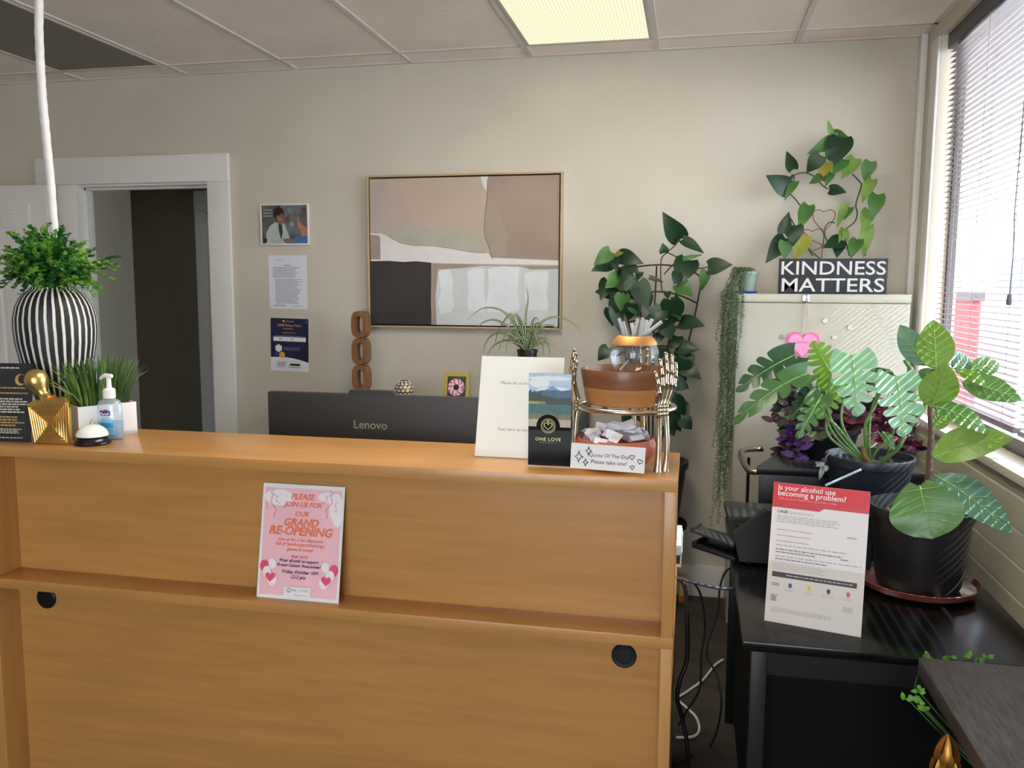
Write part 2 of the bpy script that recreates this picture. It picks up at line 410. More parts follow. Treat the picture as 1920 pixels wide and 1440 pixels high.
# window frame, sill, glass
m = M()
m.box((XW-.012, 3.86, SILL), (XW+.0, 3.955, WZ1+.0), 0, .003)                     # casing strip beside the corner
m.box((XW-.03, 4.06, .0), (XW, D, CEIL), 0, .008)                                 # boxed corner
struct('trim_3', m, white, 30)
m = M(); m.box((XW-.035, WY0-.1, SILL-.03), (1.085, WY1+.06, SILL), 0, .006); struct('trim_4', m, P('sill_paint', (214, 205, 192), .35), 30)
dk = P('dark_bronze_frame', (52, 50, 52), .4)
win = obj('window_1', (lambda q: (q.box((1.034, WY0, SILL), (1.064, WY0+.05, WZ1)), q.box((1.034, WY1-.018, SILL), (1.064, WY1, WZ1)), q.box((1.034, WY0, SILL), (1.064, WY1, SILL+.05)), q.box((1.034, WY0, WZ1-.05), (1.064, WY1, WZ1)), q.box((1.034, 2.83, SILL), (1.064, 2.88, WZ1)), q)[-1])(M()), dk, smooth=0)
win['kind'] = 'structure'
obj('pane', M().box((1.048, WY0+.05, SILL+.05), (1.051, WY1-.05, WZ1-.05)), clear('window_glass', (250, 252, 252), .04), win, smooth=0)
win2 = obj('window_2', (lambda q: (q.box((-1.4, -2.65, .3), (.7, -2.6, .36)), q.box((-1.4, -2.65, 2.44), (.7, -2.6, 2.5)), [q.box((x, -2.65, .3), (x+.06, -2.6, 2.5)) for x in (-1.4, -.4, .64)], q)[-1])(M()), dk, smooth=0)
win2['kind'] = 'structure'
# door opening, casing
JD = D+.12
m = M()
for x0, x1 in ((OXL-.12, OXL), (OXR, OXR+.127)): m.box((x0, D-.018, 0), (x1, D, OZ+.012), 0, .003)
m.box((OXL-.245, D-.026, OZ+.012), (OXR+.127, D, OZ+.155), 0, .003)
m.box((OXL-.02, D, 0), (OXL, JD, OZ)); m.box((OXR, D, 0), (OXR+.02, JD, OZ)); m.box((OXL-.02, D, OZ), (OXR+.02, JD, OZ+.02))
m.box((OXL, D+.05, 0), (OXL+.012, D+.09, OZ)); m.box((OXR-.012, D+.05, 0), (OXR, D+.09, OZ)); m.box((OXL, D+.05, OZ-.012), (OXR, D+.09, OZ))
struct('trim_5', m, white, 30)
# open door leaf lying back along the wall on the left
dr = link('door_1', None); dr['kind'] = 'structure'; dr.location = (-3.45, D-.08, 0); ORG['door_1'] = V(dr.location)
m = M(); a0 = V((-3.44, D-.07, .01)); ex = V((-.775, -.02, 0)).normalized(); ey = V((-ex.y, ex.x, 0)); 
def dbox(m, u0, u1, z0, z1, d0, d1, bev=0): m.obox(a0+ex*u0+ey*d0+V((0, 0, z0)), ex*(u1-u0), ey*(d1-d0), V((0, 0, z1-z0)), 0, bev)
dbox(m, 0, .76, 0, 2.03, -.018, .018)
for u in (.11, .42):
    for z0, z1 in ((.2, .85), (1.0, 1.62), (1.75, 1.93)):
        for a, b_, c_, d_ in ((0, .23, 0, .03), (0, .23, z1-z0-.03, z1-z0), (0, .03, .03, z1-z0-.03), (.20, .23, .03, z1-z0-.03)):
            dbox(m, u+a, u+b_, z0+c_, z0+d_, .018, .024); 
        dbox(m, u+.055, u+.175, z0+.055, z1-z0-.055+z0, .018, .023, .004)
obj('leaf', m, white, dr, 30)
m = M()
for z in (1.78, 1.0, .25): m.tube([V((-3.425, D-.04, z-.05)), V((-3.425, D-.04, z+.05))], .010, 10)
obj('hinge', m, P('dark_bronze', (70, 56, 44), .4, .8), dr, label='dark bronze hinges')
# hallway beyond the opening
hall = P('dimmed_hall_paint', (132, 124, 106), .8, var=.03, vscale=3)  # same paint as the room walls, colour darkened for the dim hallway
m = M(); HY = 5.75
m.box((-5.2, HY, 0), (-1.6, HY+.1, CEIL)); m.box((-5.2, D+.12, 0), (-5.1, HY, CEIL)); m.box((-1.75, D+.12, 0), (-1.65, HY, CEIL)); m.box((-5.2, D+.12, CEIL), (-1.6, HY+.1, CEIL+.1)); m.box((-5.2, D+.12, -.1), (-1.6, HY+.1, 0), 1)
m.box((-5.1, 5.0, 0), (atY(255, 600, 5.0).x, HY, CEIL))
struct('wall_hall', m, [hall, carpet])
m = M(); p = atY(366, 470, HY); x0 = p.x
m.box((x0, HY-.02, 0), (x0+.11, HY, 2.04), 0, .003); m.box((x0-.02, HY-.026, 2.04), (-1.75, HY, 2.2), 0, .003)
struct('trim_6', m, white, 30)
d2 = link('door_2', None); d2['kind'] = 'structure'; d2.location = (x0+.11, HY, 0); ORG['door_2'] = V(d2.location)
m = M(); m.box((x0+.11, HY-.012, .01), (-1.76, HY, 2.03))
for z0, z1 in ((.2, .85), (1.0, 1.5), (1.62, 1.93)): m.box((x0+.16, HY-.02, z0), (x0+.4, HY-.012, z1), 0, .006)
obj('leaf', m, white, d2, 30)

# ------------------------------------------------------------------ outdoors seen through the blinds
m = M(); m.box((-40, -50, -.25), (60, 60, -.15)); o = obj('ground_outside', m, P('sunlit_concrete', (208, 205, 199), .9, var=.05)); o['kind'] = 'structure'
m = M(); m.box((1.08, -3, 2.72), (2.12, 7, 2.82)); o = obj('added_sun_overhang', m, P('overhang_paint', (214, 204, 190), .8), smooth=0); o['kind'] = 'structure'  # overhang added out of view to keep direct sun off the counter
t = thing('storage_post', 'red upright box with dark cap standing outside, seen through the blinds', 'box', (3.36, 11.7, -.15))
obj('body', M().box((3.2, 11.5, -.15), (3.52, 11.9, 1.36), 0, .02), P('red_paint', (205, 40, 44), .5), t)
obj('cap', M().box((3.17, 11.47, 1.36), (3.55, 11.93, 1.48), 0, .01), P('dark_cap', (70, 60, 62), .5), t)
m = M(); m.box((6, 26, -.15), (9.6, 34, 3.4)); m.box((5.9, 25.9, 3.4), (9.7, 34.1, 3.6), 1); m.box((6.6, 25.97, 1.2), (7.4, 26.0, 2.4), 2); m.box((8.2, 25.97, 1.2), (9.0, 26.0, 2.4), 2)
bld = thing('distant_building', 'pale building across the lot, seen faintly through the blinds', 'building', (7.8, 30, -.15))
obj('walls', m, [P('pale_render', (222, 224, 228), .8), P('grey_roof', (150, 154, 162), .8), P('dim_glass', (120, 140, 165), .3)], bld)

# ------------------------------------------------------------------ reception desk
CT, SH = 1.094, .742
DXL, DXR, DY0, DYB = -1.782, -.019, 1.797, 1.885
desk = thing('reception_desk', 'long light beech reception desk with raised counter and front ledge', 'desk', (-.9, 1.9, 0))
obj('counter_top', M().box((DXL, DY0-.008, CT-.026), (DXR, 2.105, CT), 0, .002), wood, desk, 30)
for x0, x1 in ((DXR-.0275, DXR-.002), (DXL+.002, DXL+.0275)):
    m = M(); m.box((x0, DY0, 0), (x1, 2.10, SH-.026), 0, .0015); m.box((x0, DY0, SH), (x1, 2.10, CT-.026), 0, .0015); m.box((x0, 2.10, 0), (x1, 2.62, SH-.026), 0, .0015)
    obj('side_panel', m, woodv, desk, 30)
obj('ledge', M().box((DXL, DY0, SH-.026), (DXR-.001, DYB+.01, SH), 0, .002), wood, desk, 30)
obj('upper_back_panel', M().box((DXL+.0275, DYB, SH), (DXR-.0275, DYB+.02, CT-.026)), wood, desk, 0)
obj('lower_back_panel', M().box((DXL+.0275, DYB-.012, 0), (DXR-.0275, DYB+.01, SH-.026)), wood, desk, 0)
obj('work_surface', M().box((DXL, DYB+.02, SH-.026), (DXR-.001, 2.62, SH), 0, .002), wood, desk, 30)
for px, py in ((88, 1121), (1170, 1229)):
    p = atY(px, py, DYB-.012)
    rot = Matrix.Rotation(pi/2, 4, 'X')
    m = M().lathe([(0, .004), (.017, .004), (.018, .0055), (.026, .006), (.0285, .004), (.029, 0), (0, 0)], p, 40, rot=rot)
    obj('cable_grommet', m, blackp, desk, label='round black cable grommet')
# computer monitor
mon = thing('computer_monitor', 'dark grey computer monitor seen from behind on the desk', 'monitor', (-.91, 2.36, SH))
charc = P('charcoal_plastic', (47, 45, 44), .5, var=.04, vscale=40)
MY = 2.30; zt = 1.188
m = M(); m.box((-1.239, MY, .84), (-.588, MY+.028, zt), 0, .006); shell = obj('back_shell', m, charc, mon)
m = M(); pts = [(-.985, zt-.01), (-.975, zt+.012), (-.845, zt+.012), (-.825, zt-.01)]
m.prism([V((x, MY+.001, z)) for x, z in pts], V((0, .02, 0))); obj('camera_bump', m, charc, shell, 20)
m = M(); me, a, b_, c_, d_ = text_mesh('Lenovo', .012); k = .103/(b_-a)
m.add_mesh(me, Matrix.Translation((-.963, MY-.0008, atY(695, 804, MY).z)) @ Matrix.Rotation(pi/2, 4, 'X') @ Matrix.Diagonal((k, k, 1, 1)) @ Matrix.Translation((-a, 0, 0)))
obj('logo_lettering', m, P('logo_grey', (168, 158, 140), .35, .3), shell, 0)
m = M(); m.box((-.95, MY-.02, SH+.012), (-.87, MY+.0, 1.0), 0, .006); obj('stand_neck', m, blackp, mon)
m = M(); m.box((-1.03, MY-.08, SH), (-.79, MY+.10, SH+.012), 0, .004); obj('stand_foot', m, blackp, mon)

# ------------------------------------------------------------------ things on the counter, left end
# white cord channel from the ceiling
t = thing('cord_cover', 'white fabric-wrapped cord cover hanging from the ceiling behind the vase', 'cord cover', atY(102, 470, 2.16))
pts = [atY(x, y, 2.16) for x, y in ((112, 640), (105, 480), (101, 420), (95, 340), (87, 260), (80, 190), (76, 130), (73, 60), (73, 0))]
pts = [V((pts[0].x, 2.16, SH))]+pts; pts.append(V((pts[-1].x-.005, 2.16, CEIL)))
dense = []
for i in range(len(pts)-1):
    for q in range(8): dense.append(pts[i].lerp(pts[i+1], q/8))
dense.append(pts[-1])
m = M().tube(dense, [.0115+.0006*sin(i*1.9) for i in range(len(dense))], 14); obj('sleeve', m, P('white_sleeve', (222, 220, 222), .7, var=.05, vscale=25, stretch=(.2, .2, 2)), t)  # faint shadow bands are put into the white colour
# striped vase
VY = 2.0; vb = atY(116, 815, VY); vb.z = CT; k = mpp(vb)
prof = [(0, .002), (.0, .002)]
pr = [(815, 30), (800, 32), (770, 38), (735, 49), (700, 63), (670, 72), (640, 78), (615, 80), (595, 79), (575, 74), (560, 66), (550, 57), (543, 45), (538, 43)]
prof = [(0, 0)]+[(hw*k*.885, max(0, atY(108, y, VY).z-CT)) for y, hw in pr]
prof[1] = (prof[1][0], 0)
zt_ = prof[-1][1]; prof += [(32*k, zt_-.004), (34*k, zt_-.03), (0, zt_-.05)]
fine = []
for i in range(len(prof)-1):
    for q in range(3): fine.append((prof[i][0]+(prof[i+1][0]-prof[i][0])*q/3, prof[i][1]+(prof[i+1][1]-prof[i][1])*q/3))
fine.append(prof[-1])
vm_ = bpy.data.materials.new('black_white_stripe_ceramic'); vm_.use_nodes = True; n = vm_.node_tree.nodes; L = vm_.node_tree.links; b = n['Principled BSDF']; b.inputs['Roughness'].default_value = .5
tcn = n.new('ShaderNodeTexCoord'); sp = n.new('ShaderNodeSeparateXYZ'); L.new(tcn.outputs['Object'], sp.inputs[0])
def math(op, a, b2=None, c2=None):
    q = n.new('ShaderNodeMath'); q.operation = op
    for i, v in enumerate((a, b2, c2)):
        if v is None: continue
        if isinstance(v, (int, float)): q.inputs[i].default_value = v
        else: L.new(v, q.inputs[i])
    return q.outputs[0]
ang = math('ARCTAN2', sp.outputs[1], sp.outputs[0])
nz = n.new('ShaderNodeTexNoise'); nz.inputs['Scale'].default_value = 14; nz.inputs['Detail'].default_value = 4; L.new(tcn.outputs['Object'], nz.inputs['Vector'])
w1 = math('MULTIPLY_ADD', ang, 32/(2*pi), 0.2); w2 = math('MULTIPLY_ADD', nz.outputs['Fac'], .30, w1); w3 = math('MULTIPLY_ADD', sp.outputs[2], 1.2, w2); w4 = math('FRACT', w3)
w5 = math('LESS_THAN', w4, .34)
mxr = n.new('ShaderNodeMixRGB'); mxr.inputs[1].default_value = lin((26, 25, 30)); mxr.inputs[2].default_value = lin((222, 220, 216)); L.new(w5, mxr.inputs[0]); L.new(mxr.outputs[0], b.inputs['Base Color'])
bp = n.new('ShaderNodeBump'); bp.inputs['Strength'].default_value = .5; bp.inputs['Distance'].default_value = .002; L.new(w5, bp.inputs['Height']); L.new(bp.outputs[0], b.inputs['Normal'])
vz_ = obj('vase', M().lathe(fine, vb, 72), vm_, org=vb, smooth=60); tag(vz_, 'tall black vase with hand-painted white vertical stripes on the counter', 'vase')
# artificial greenery in the vase
mouth = vb+V((0, 0, zt_-.01))
gm = [P('boxwood_dark', (32, 104, 48), .4, var=.25, vscale=40, trans=.25), P('boxwood_lime', (112, 166, 58), .4, var=.2, vscale=40, trans=.3), P('boxwood_mid', (52, 130, 54), .4, var=.25, vscale=40, trans=.25), P('boxwood_stem', (66, 110, 50), .6)]
fo = thing('artificial_greenery', 'bushy bright green artificial boxwood sprigs in the striped vase', 'artificial plant', mouth)
ms, ml = M(), M(); rnd = random.Random(3)
for i in range(195):
    a = rnd.uniform(0, 2*pi); q_ = rnd.random(); el = -.35+1.85*q_**.8; l = rnd.uniform(.10, .19)
    if i >= 150: el = rnd.uniform(-.6, .1); l = rnd.uniform(.065, .11)
    d = V((cos(a)*cos(el)*.98, sin(a)*cos(el)*.8, sin(el)*.88)); st = mouth+V((rnd.uniform(-.03, .03), rnd.uniform(-.03, .03), -.01 if el > .3 else .008))
    pts = [st, st+V((d.x*.25*l, d.y*.25*l, .045)), st+d*l*.65+V((0, 0, .06)), st+d*l+V((0, 0, .022+.012*sin(el)))]
    cur = []
    for q in range(9):
        t = q/8; b0, b1, b2, b3 = (1-t)**3, 3*t*(1-t)**2, 3*t*t*(1-t), t**3; cur.append(pts[0]*b0+pts[1]*b1+pts[2]*b2+pts[3]*b3)
    ms.tube(cur, .0011, 4, cap=False)
    lime = rnd.random() < .45
    for q in range(1, 25):
        t = q/24; f = t*8; i0 = min(7, int(f)); p = cur[i0].lerp(cur[i0+1], f-i0)
        if q < 6: continue
        for w3 in range(2):
            th = rnd.uniform(0, 2*pi); dd = (V((cos(th), sin(th), rnd.uniform(-.3, .9)))+d*.35).normalized()
            sz = rnd.uniform(.012, .020)*(1-.3*t)
            ml.leaf(p, p+dd*sz, sz*.85, (1 if (lime and t > .45) or rnd.random() < .10 else rnd.choice((0, 0, 2))), V((rnd.uniform(-1, 1), rnd.uniform(-1, .2), 1)), .05, .15, 'round', 3)
obj('stems', ms, gm[3], fo); obj('leaves', ml, gm, fo, 80)
# planter with artificial grass
A = atZ(149, 826, CT); B = atZ(258, 812, CT); u = (B-A).normalized(); w_ = V((-u.y, u.x, 0)); Lg = (B-A).length; dep = .075; hgt = .088
gp = thing('grass_planter', 'low white planter box with artificial grass blades beside the vase', 'artificial plant', A+u*Lg/2+w_*dep/2)
m = M(); th = .006
m.obox(A, u*Lg, w_*dep, V((0, 0, .01)), 0)
for o_, e1, e2 in ((A, u*Lg, w_*th), (A+w_*(dep-th), u*Lg, w_*th), (A+w_*th, u*th, w_*(dep-2*th)), (A+u*(Lg-th)+w_*th, u*th, w_*(dep-2*th))): m.obox(o_, e1, e2, V((0, 0, hgt)), 0)
obj('planter_box', m, P('white_ceramic', (238, 236, 238), .25), gp, 30)
m = M(); m.obox(A+u*th+w_*th+V((0, 0, .06)), u*(Lg-2*th), w_*(dep-2*th), V((0, 0, .008))); obj('moss_bed', m, P('moss', (60, 70, 40), .9, var=.3), gp, 0)
m = M()
for i in range(230):
    s_, q_ = rnd.random(), rnd.random(); p = A+u*(th+.004+(Lg-2*th-.008)*s_)+w_*(th+.004+(dep-2*th-.008)*q_)+V((0, 0, .066))
    out = u*(s_-.5)*.085+w_*(q_-.5)*.05+V((rnd.uniform(-.015, .015), rnd.uniform(-.015, .015), 0)); hh = rnd.uniform(.135, .168)
    if rnd.random() < .07: out = out*1.5+u*(.02 if s_ > .5 else -.025); hh *= .9
    pts = [p+out*(t**1.8)+V((0, 0, hh*(t-.18*t*t*(out.length/.06)))) for t in (0, .25, .5, .75, 1)]
    m.blade(pts, rnd.uniform(.0045, .0065), rnd.choice((0, 0, 1)))
obj('grass_blades', m, [P('grass_dark', (62, 96, 40), .45, var=.25, vscale=30, trans=.2), P('grass_light', (126, 158, 70), .45, var=.2, vscale=30, trans=.25)], gp, 60)
# black card in clear stand, far left
L0, R0 = atZ(-60, 826, CT), atZ(58, 829, CT); tl = L0+V((.006, .03, .205))
bw = (R0-L0).length
card = thing('counter_card', 'black card with gold crescent moon in clear stand behind the gold bust', 'sign', L0+V((bw/2, 0, 0)))
s = Sheet(bw, .205, P('charcoal_card', (44, 43, 47), .45, var=.1, vscale=20)); gi = P('gold_ink', (196, 160, 92), .5); ci = P('cream_ink', (214, 206, 190), .6)
s.dashes(.05, .925, .95, .955, 1, ci, 2); s.ring(.80, .79, .085, .0001, gi)
s.poly([(.80+.085*cos(t), .79+.085*bw/.205*sin(t)) for t in [0.9+i*(4.6)/20 for i in range(21)]]+[(.83+.068*cos(t), .80+.068*bw/.205*sin(t)) for t in [5.3-i*4.2/20 for i in range(21)]], gi)
s.dashes(.25, .66, .92, .71, 1, gi, 3, .35); s.dashes(.42, .60, .95, .635, 1, gi, 4); s.dashes(.08, .36, .95, .56, 6, ci, 5); s.dashes(.1, .19, .9, .33, 4, gi, 6); s.dashes(.08, .1, .9, .17, 3, ci, 7); s.dashes(.1, .04, .9, .06, 1, ci, 8)
s.place(L0, R0, tl); o1, e1, e2, e3 = s.o, s.ex, s.ey, s.ez
obj('printed_card', s.m, s.mats, card, 0)
m = M(); m.obox(o1-e1*.003-e3*.0035, e1*(bw+.006), e2*.209, e3*.002); m.obox(o1-e1*.003+e3*.002, e1*(bw+.006), e2*.209, e3*.0015); m.obox(V((o1.x, o1.y, CT)), e1*bw, V((0, .07, 0)), V((0, 0, .002)))
obj('acrylic_stand', m, acry, card, 0)
# gold bust
Gb = atZ(98, 833, CT); k = mpp(Gb)
bust = thing('gold_bust', 'gold abstract bust with concentric square grooves and tilted round head', 'sculpture', Gb+V((0, .02, 0)))
def GP(x, y, dy=0): q = atY(x, y, Gb.y+dy); return q
dv = V((-.020, .036, 0))
q0 = [(64, 833), (131, 832), (127, 752), (121, 746), (60, 752), (50, 760)]
m = M(); fr = [GP(x, y) for x, y in q0]
for p in fr[:2]: p.z = CT
m.prism(fr, dv); bmesh.ops.bevel(m.bm, geom=list(m.bm.edges), offset=.004, segments=2, affect='EDGES')
torso = obj('torso', m, gold, bust, 40)
m = M(); cx, cy = 92, 795
ring = [(67, 829), (126, 828), (123, 756), (55, 763)]
for i in range(7):
    f = 1-i/7.4; pp = [GP(cx+(x-cx)*f, cy+(y-cy)*f)+V((0, -.0012, 0)) for x, y in ring]; m.tube(pp+pp[:1], .0022, 8)
obj('groove_relief', m, gold, torso)
m = M(); hd = [(92, 752, 17), (86, 745, 11), (81, 738, 10), (77, 731, 14), (73, 723, 20), (69, 714, 23), (66, 705, 21.5), (64, 698, 16), (63, 694, 9), (62.5, 692, 2)]
m.tube([GP(x, y, .022) for x, y, r in hd], [r*k*.92 for x, y, r in hd], 24); obj('head', m, gold, bust, 60)
# sanitizer bottle
Sb = atZ(209, 823, CT); k = mpp(Sb)
san = thing('hand_sanitizer', 'clear pump bottle of hand sanitizer in front of the white planter', 'bottle', Sb)
rz = Matrix.Rotation(radians(8), 4, 'Z')
def oval(prof, seg=36): return M().lathe(prof, Sb, seg, sx=1, sy=.66, rot=rz)
m = oval([(0, 0), (.030, 0), (.0335, .004), (.0338, .06), (.0325, .092), (.027, .103), (.014, .109), (.012, .114), (0, .114)]); obj('bottle', m, clear('bottle_plastic', (238, 246, 252), .2, .05, haze=.22), san, 60)
m = oval([(0, .003), (.031, .004), (.0318, .048), (0, .048)]); obj('gel', m, clear('blue_gel', (176, 222, 245), .05, .1, haze=.35), san, 60)
m = M(); m.lathe([(0, .110), (.0155, .110), (.016, .113), (.016, .132), (.013, .136), (.008, .137), (.0068, .142), (.0062, .166), (0, .166)], Sb, 24)
p0 = Sb+V((.003, 0, .168)); m.tube([p0+V((.008, 0, .001)), p0, p0+V((-.012, 0, .002)), p0+V((-.024, 0, -.003)), p0+V((-.028, 0, -.008))], [.005, .007, .006, .0045, .0035], 10); obj('pump', m, P('white_plastic', (236, 236, 236), .35), san)
m = M(); lab = [P('label_blue', (28, 140, 205), .4), P('label_purple', (58, 44, 140), .4), paperw, P('label_sky', (120, 190, 232), .4), P('label_red', (205, 40, 60), .4)]
def curved(x0, x1, z0, z1, mi, off=.0004):
    nn = 6; row = None
    for i in range(nn+1):
        x = x0+(x1-x0)*i/nn; y = -.66*sqrt(max(0, .0338**2-x*x))-off
        a_ = Sb+rz @ V((x, y, z0)); b2 = Sb+rz @ V((x, y, z1)); c2 = (m.bm.verts.new(a_), m.bm.verts.new(b2))
        if row:
            f = m.bm.faces.new((row[0], c2[0], c2[1], row[1])); f.material_index = mi
        row = c2
curved(-.016, .022, .014, .034, 3); curved(-.016, .018, .034, .047, 0, .0006); curved(-.012, .016, .047, .058, 3); curved(-.017, .012, .066, .079, 1, .0006); curved(-.006, .006, .0795, .082, 4); curved(-.018, .014, .0600, .0615, 3)
me, a, b_, c_, d_ = text_mesh('Purell', .015, .25); kk = .024/(b_-a)
m.add_mesh(me, Matrix.Translation(Sb) @ rz @ Matrix.Translation((-.0145, -.0238, .0675)) @ Matrix.Rotation(pi/2, 4, 'X') @ Matrix.Diagonal((kk, kk, 1, 1)) @ Matrix.Translation((-a, -c_, 0)), 2)
m.xf(Matrix.Identity(4)); obj('label', m, lab, san, 0)
# service bell
Bb = atZ(174, 832, CT); bell = thing('service_bell', 'small white call bell with black base at the counter edge', 'bell', Bb)
obj('base', M().lathe([(0, 0), (.043, 0), (.0455, .004), (.044, .010), (.036, .019), (.030, .022), (0, .022)], Bb, 40), P('bell_black', (22, 22, 26), .2), bell)
obj('dome', M().lathe([(.0375, .021), (.039, .022), (.0385, .026), (.035, .034), (.028, .042), (.018, .048), (.006, .0505), (0, .051)], Bb, 40), P('bell_white', (236, 236, 230), .25), bell)
obj('button', M().lathe([(0, .050), (.0042, .050), (.004, .056), (.0028, .058), (.0028, .062), (0, .063)], Bb, 16), P('brass', (190, 160, 130), .25, 1), bell)

# ------------------------------------------------------------------ counter, right end
# QR letter sign in acrylic (code itself left out)
qb = atZ(890, 857, CT); tl = atX(904, 665, qb.x); qh = (tl-qb).length; qw = atZ(1044, 866, CT); qw = .205
sg = thing('notice_holder', 'white letter page in a leaning clear acrylic stand behind the brochures', 'sign', qb+V((qw/2, 0, 0)))
s = Sheet(qw, qh-.006, P('warm_white_paper', (242, 238, 234), .6))
s.text('Please let us know how we', .26, .735, .56, grey_ink, align='l'); s.text('Scan here to leave us a r', .26, .275, .52, grey_ink, align='l')
s.place(qb+V((0, 0, .003)), qb+V((qw, 0, .003)), tl); o1, e1, e2, e3 = s.o, s.ex, s.ey, s.ez
obj('letter_page', s.m, s.mats, sg, 0)
m = M(); m.obox(o1-e1*.004-e3*.003, e1*(qw+.008), e2*(qh+.003), e3*.002, 0); m.obox(o1-e1*.004+e3*.0015, e1*(qw+.008), e2*(qh+.003), e3*.002, 0); m.obox(V((o1.x, o1.y-.004, CT)), V((qw, 0, 0)), V((0, .11, 0)), V((0, 0, .003)))
obj('acrylic_stand', m, acry, sg, 0)
# brochure holder and brochures
bl_, br_ = atZ(990, 876, CT), atZ(1069, 880, CT); br_.y = bl_.y; bw = br_.x-bl_.x; bl_.z = br_.z = CT+.006
tl = atX(995, 700, bl_.x+.004); bh = (tl-bl_).length; tl = V((bl_.x, tl.y, tl.z))
bro = thing('brochure', 'brochure with lake and mountain photo above a black panel with emblem', 'brochure', bl_+V((bw/2, 0, 0)))
s = Sheet(bw, bh, blackm, th=.006)
skyb, cloud, mtn, hill_, tree_, lake, lake2, sandm = [P('print_'+a, c, .4, var=v, vscale=40) for a, c, v in (('sky', (178, 208, 236), .1), ('cloud', (232, 238, 242), .03), ('peak', (120, 156, 196), .1), ('hill', (52, 92, 124), .15), ('trees', (24, 48, 36), .3), ('teal', (40, 100, 98), .2), ('olive', (112, 112, 78), .25), ('shore', (180, 168, 158), .2))]
bk, gl = P('brochure_black', (20, 20, 22), .7, spec=.15), P('brochure_gold', (190, 176, 112), .4, .3)
s.rect(0, .42, 1, 1, skyb); s.ell(.25, .9, .24, .05, cloud); s.ell(.6, .82, .4, .04, cloud); s.ell(.5, .95, .5, .025, cloud)
s.poly([(.3, .80), (.52, .865), (.58, .868), (.8, .80)], mtn); s.poly([(.0, .79), (.15, .80), (.3, .82), (.55, .825), (.8, .82), (1, .835), (1, .7), (0, .7)], hill_)
s.poly([(0, .8), (.05, .83), (.09, .79), (.14, .82), (.2, .78), (.27, .81), (.32, .77), (.42, .76), (.55, .745), (.75, .735), (1, .75), (1, .69), (0, .69)], tree_)
s.rect(0, .665, 1, .70, P('print_reed', (150, 150, 60), .4, var=.4, vscale=60)); s.rect(.4, .668, 1, .70, tree_); s.rect(0, .56, 1, .67, lake); s.rect(0, .5, 1, .565, lake2); s.rect(0, .42, 1, .505, sandm)
s.rect(0, 0, 1, .425, bk); s.ell(.47, .43, .28, .28*bw/bh, bk)
s.ring(.47, .435, .165, .0012, gl); s.ring(.47, .435, .13, .0008, gl)
s.ring(.43, .445, .05, .0018, gl, 0, pi*1.25); s.ring(.515, .445, .05, .0018, gl, -pi*.25, pi); s.line([(.38, .435), (.47, .395), (.56, .435)], .0018, gl); s.ell(.47, .485, .022, .022*bw/bh, gl)
s.text('ONE LOVE', .47, .29, .60, gl, bold=.02, spacing=1.2); s.text('AGENCY', .47, .255, .42, P('brochure_dull', (110, 104, 80), .5), spacing=1.6)
s.place(bl_, br_, tl); o1, e1, e2, e3 = s.o, s.ex, s.ey, s.ez; obj('printed_leaflet', s.m, s.mats, bro, 0)
bh_ = thing('brochure_holder', 'clear acrylic pocket holding the lake brochure on the counter', 'brochure holder', bl_+V((bw/2, .01, 0)))
m = M(); oo = o1-e1*.006-e2*.006
m.obox(oo-e3*.012, e1*(bw+.012), e2*(bh+.004), e3*.002); m.obox(oo+e3*.003, e1*(bw+.012), e2*(bh*.42), e3*.002); m.obox(oo-e3*.012, e1*.002, e2*(bh*.45), e3*.017); m.obox(oo+e1*(bw+.010)-e3*.012, e1*.002, e2*(bh*.45), e3*.017); m.obox(oo-e3*.012, e1*(bw+.012), e2*.002, e3*.017)
obj('acrylic_pocket', m, acry, bh_, 0)
# terracotta bowl with quote slips
Tb = V((-.163, 1.915, CT)); tb = thing('terracotta_bowl', 'round terracotta bowl of folded paper slips behind the quote card', 'bowl', Tb)
obj('bowl_wall', M().lathe([(0, .002), (.055, 0), (.075, .012), (.091, .034), (.094, .048), (.088, .064), (.084, .068), (.080, .064), (.085, .05), (.075, .025), (.05, .012), (0, .010)], Tb, 56), P('terracotta', (184, 98, 72), .6, var=.06, vscale=12), tb, 60)
slipm = P('slip_paper', (238, 238, 244), .7)
rnd = random.Random(11)
for i in range(30):
    a = rnd.uniform(0, 2*pi); r = .072*sqrt(i/30); zc = .062+.038*(1-(r/.078)**2)+rnd.uniform(-.006, .006); r = min(r, .066)
    c = Tb+V((r*cos(a), r*sin(a), zc)); w2, h2, th2 = rnd.uniform(.03, .045), rnd.uniform(.016, .022), .0007; fold = rnd.uniform(.5, 1.15)
    q = Matrix.Translation(c) @ Matrix.Rotation(rnd.uniform(0, 2*pi), 4, 'Z') @ Matrix.Rotation(rnd.uniform(-.5, .5), 4, 'X') @ Matrix.Rotation(rnd.uniform(-.45, .45), 4, 'Y')
    m = M()
    for sg_ in (1, -1):
        ey_ = V((0, sg_*cos(fold), -sin(fold)))*h2; nz_ = ey_.cross(V((1, 0, 0))).normalized()*th2*sg_
        m.obox(V((-w2/2, 0, 0)), V((w2, 0, 0)), ey_, nz_)
    m.xf(q); o = obj('paper_slip', m, slipm, org=c, smooth=0); tag(o, 'small folded white paper slip heaped in the terracotta bowl', 'paper slip', 'folded quote slips in the terracotta bowl')
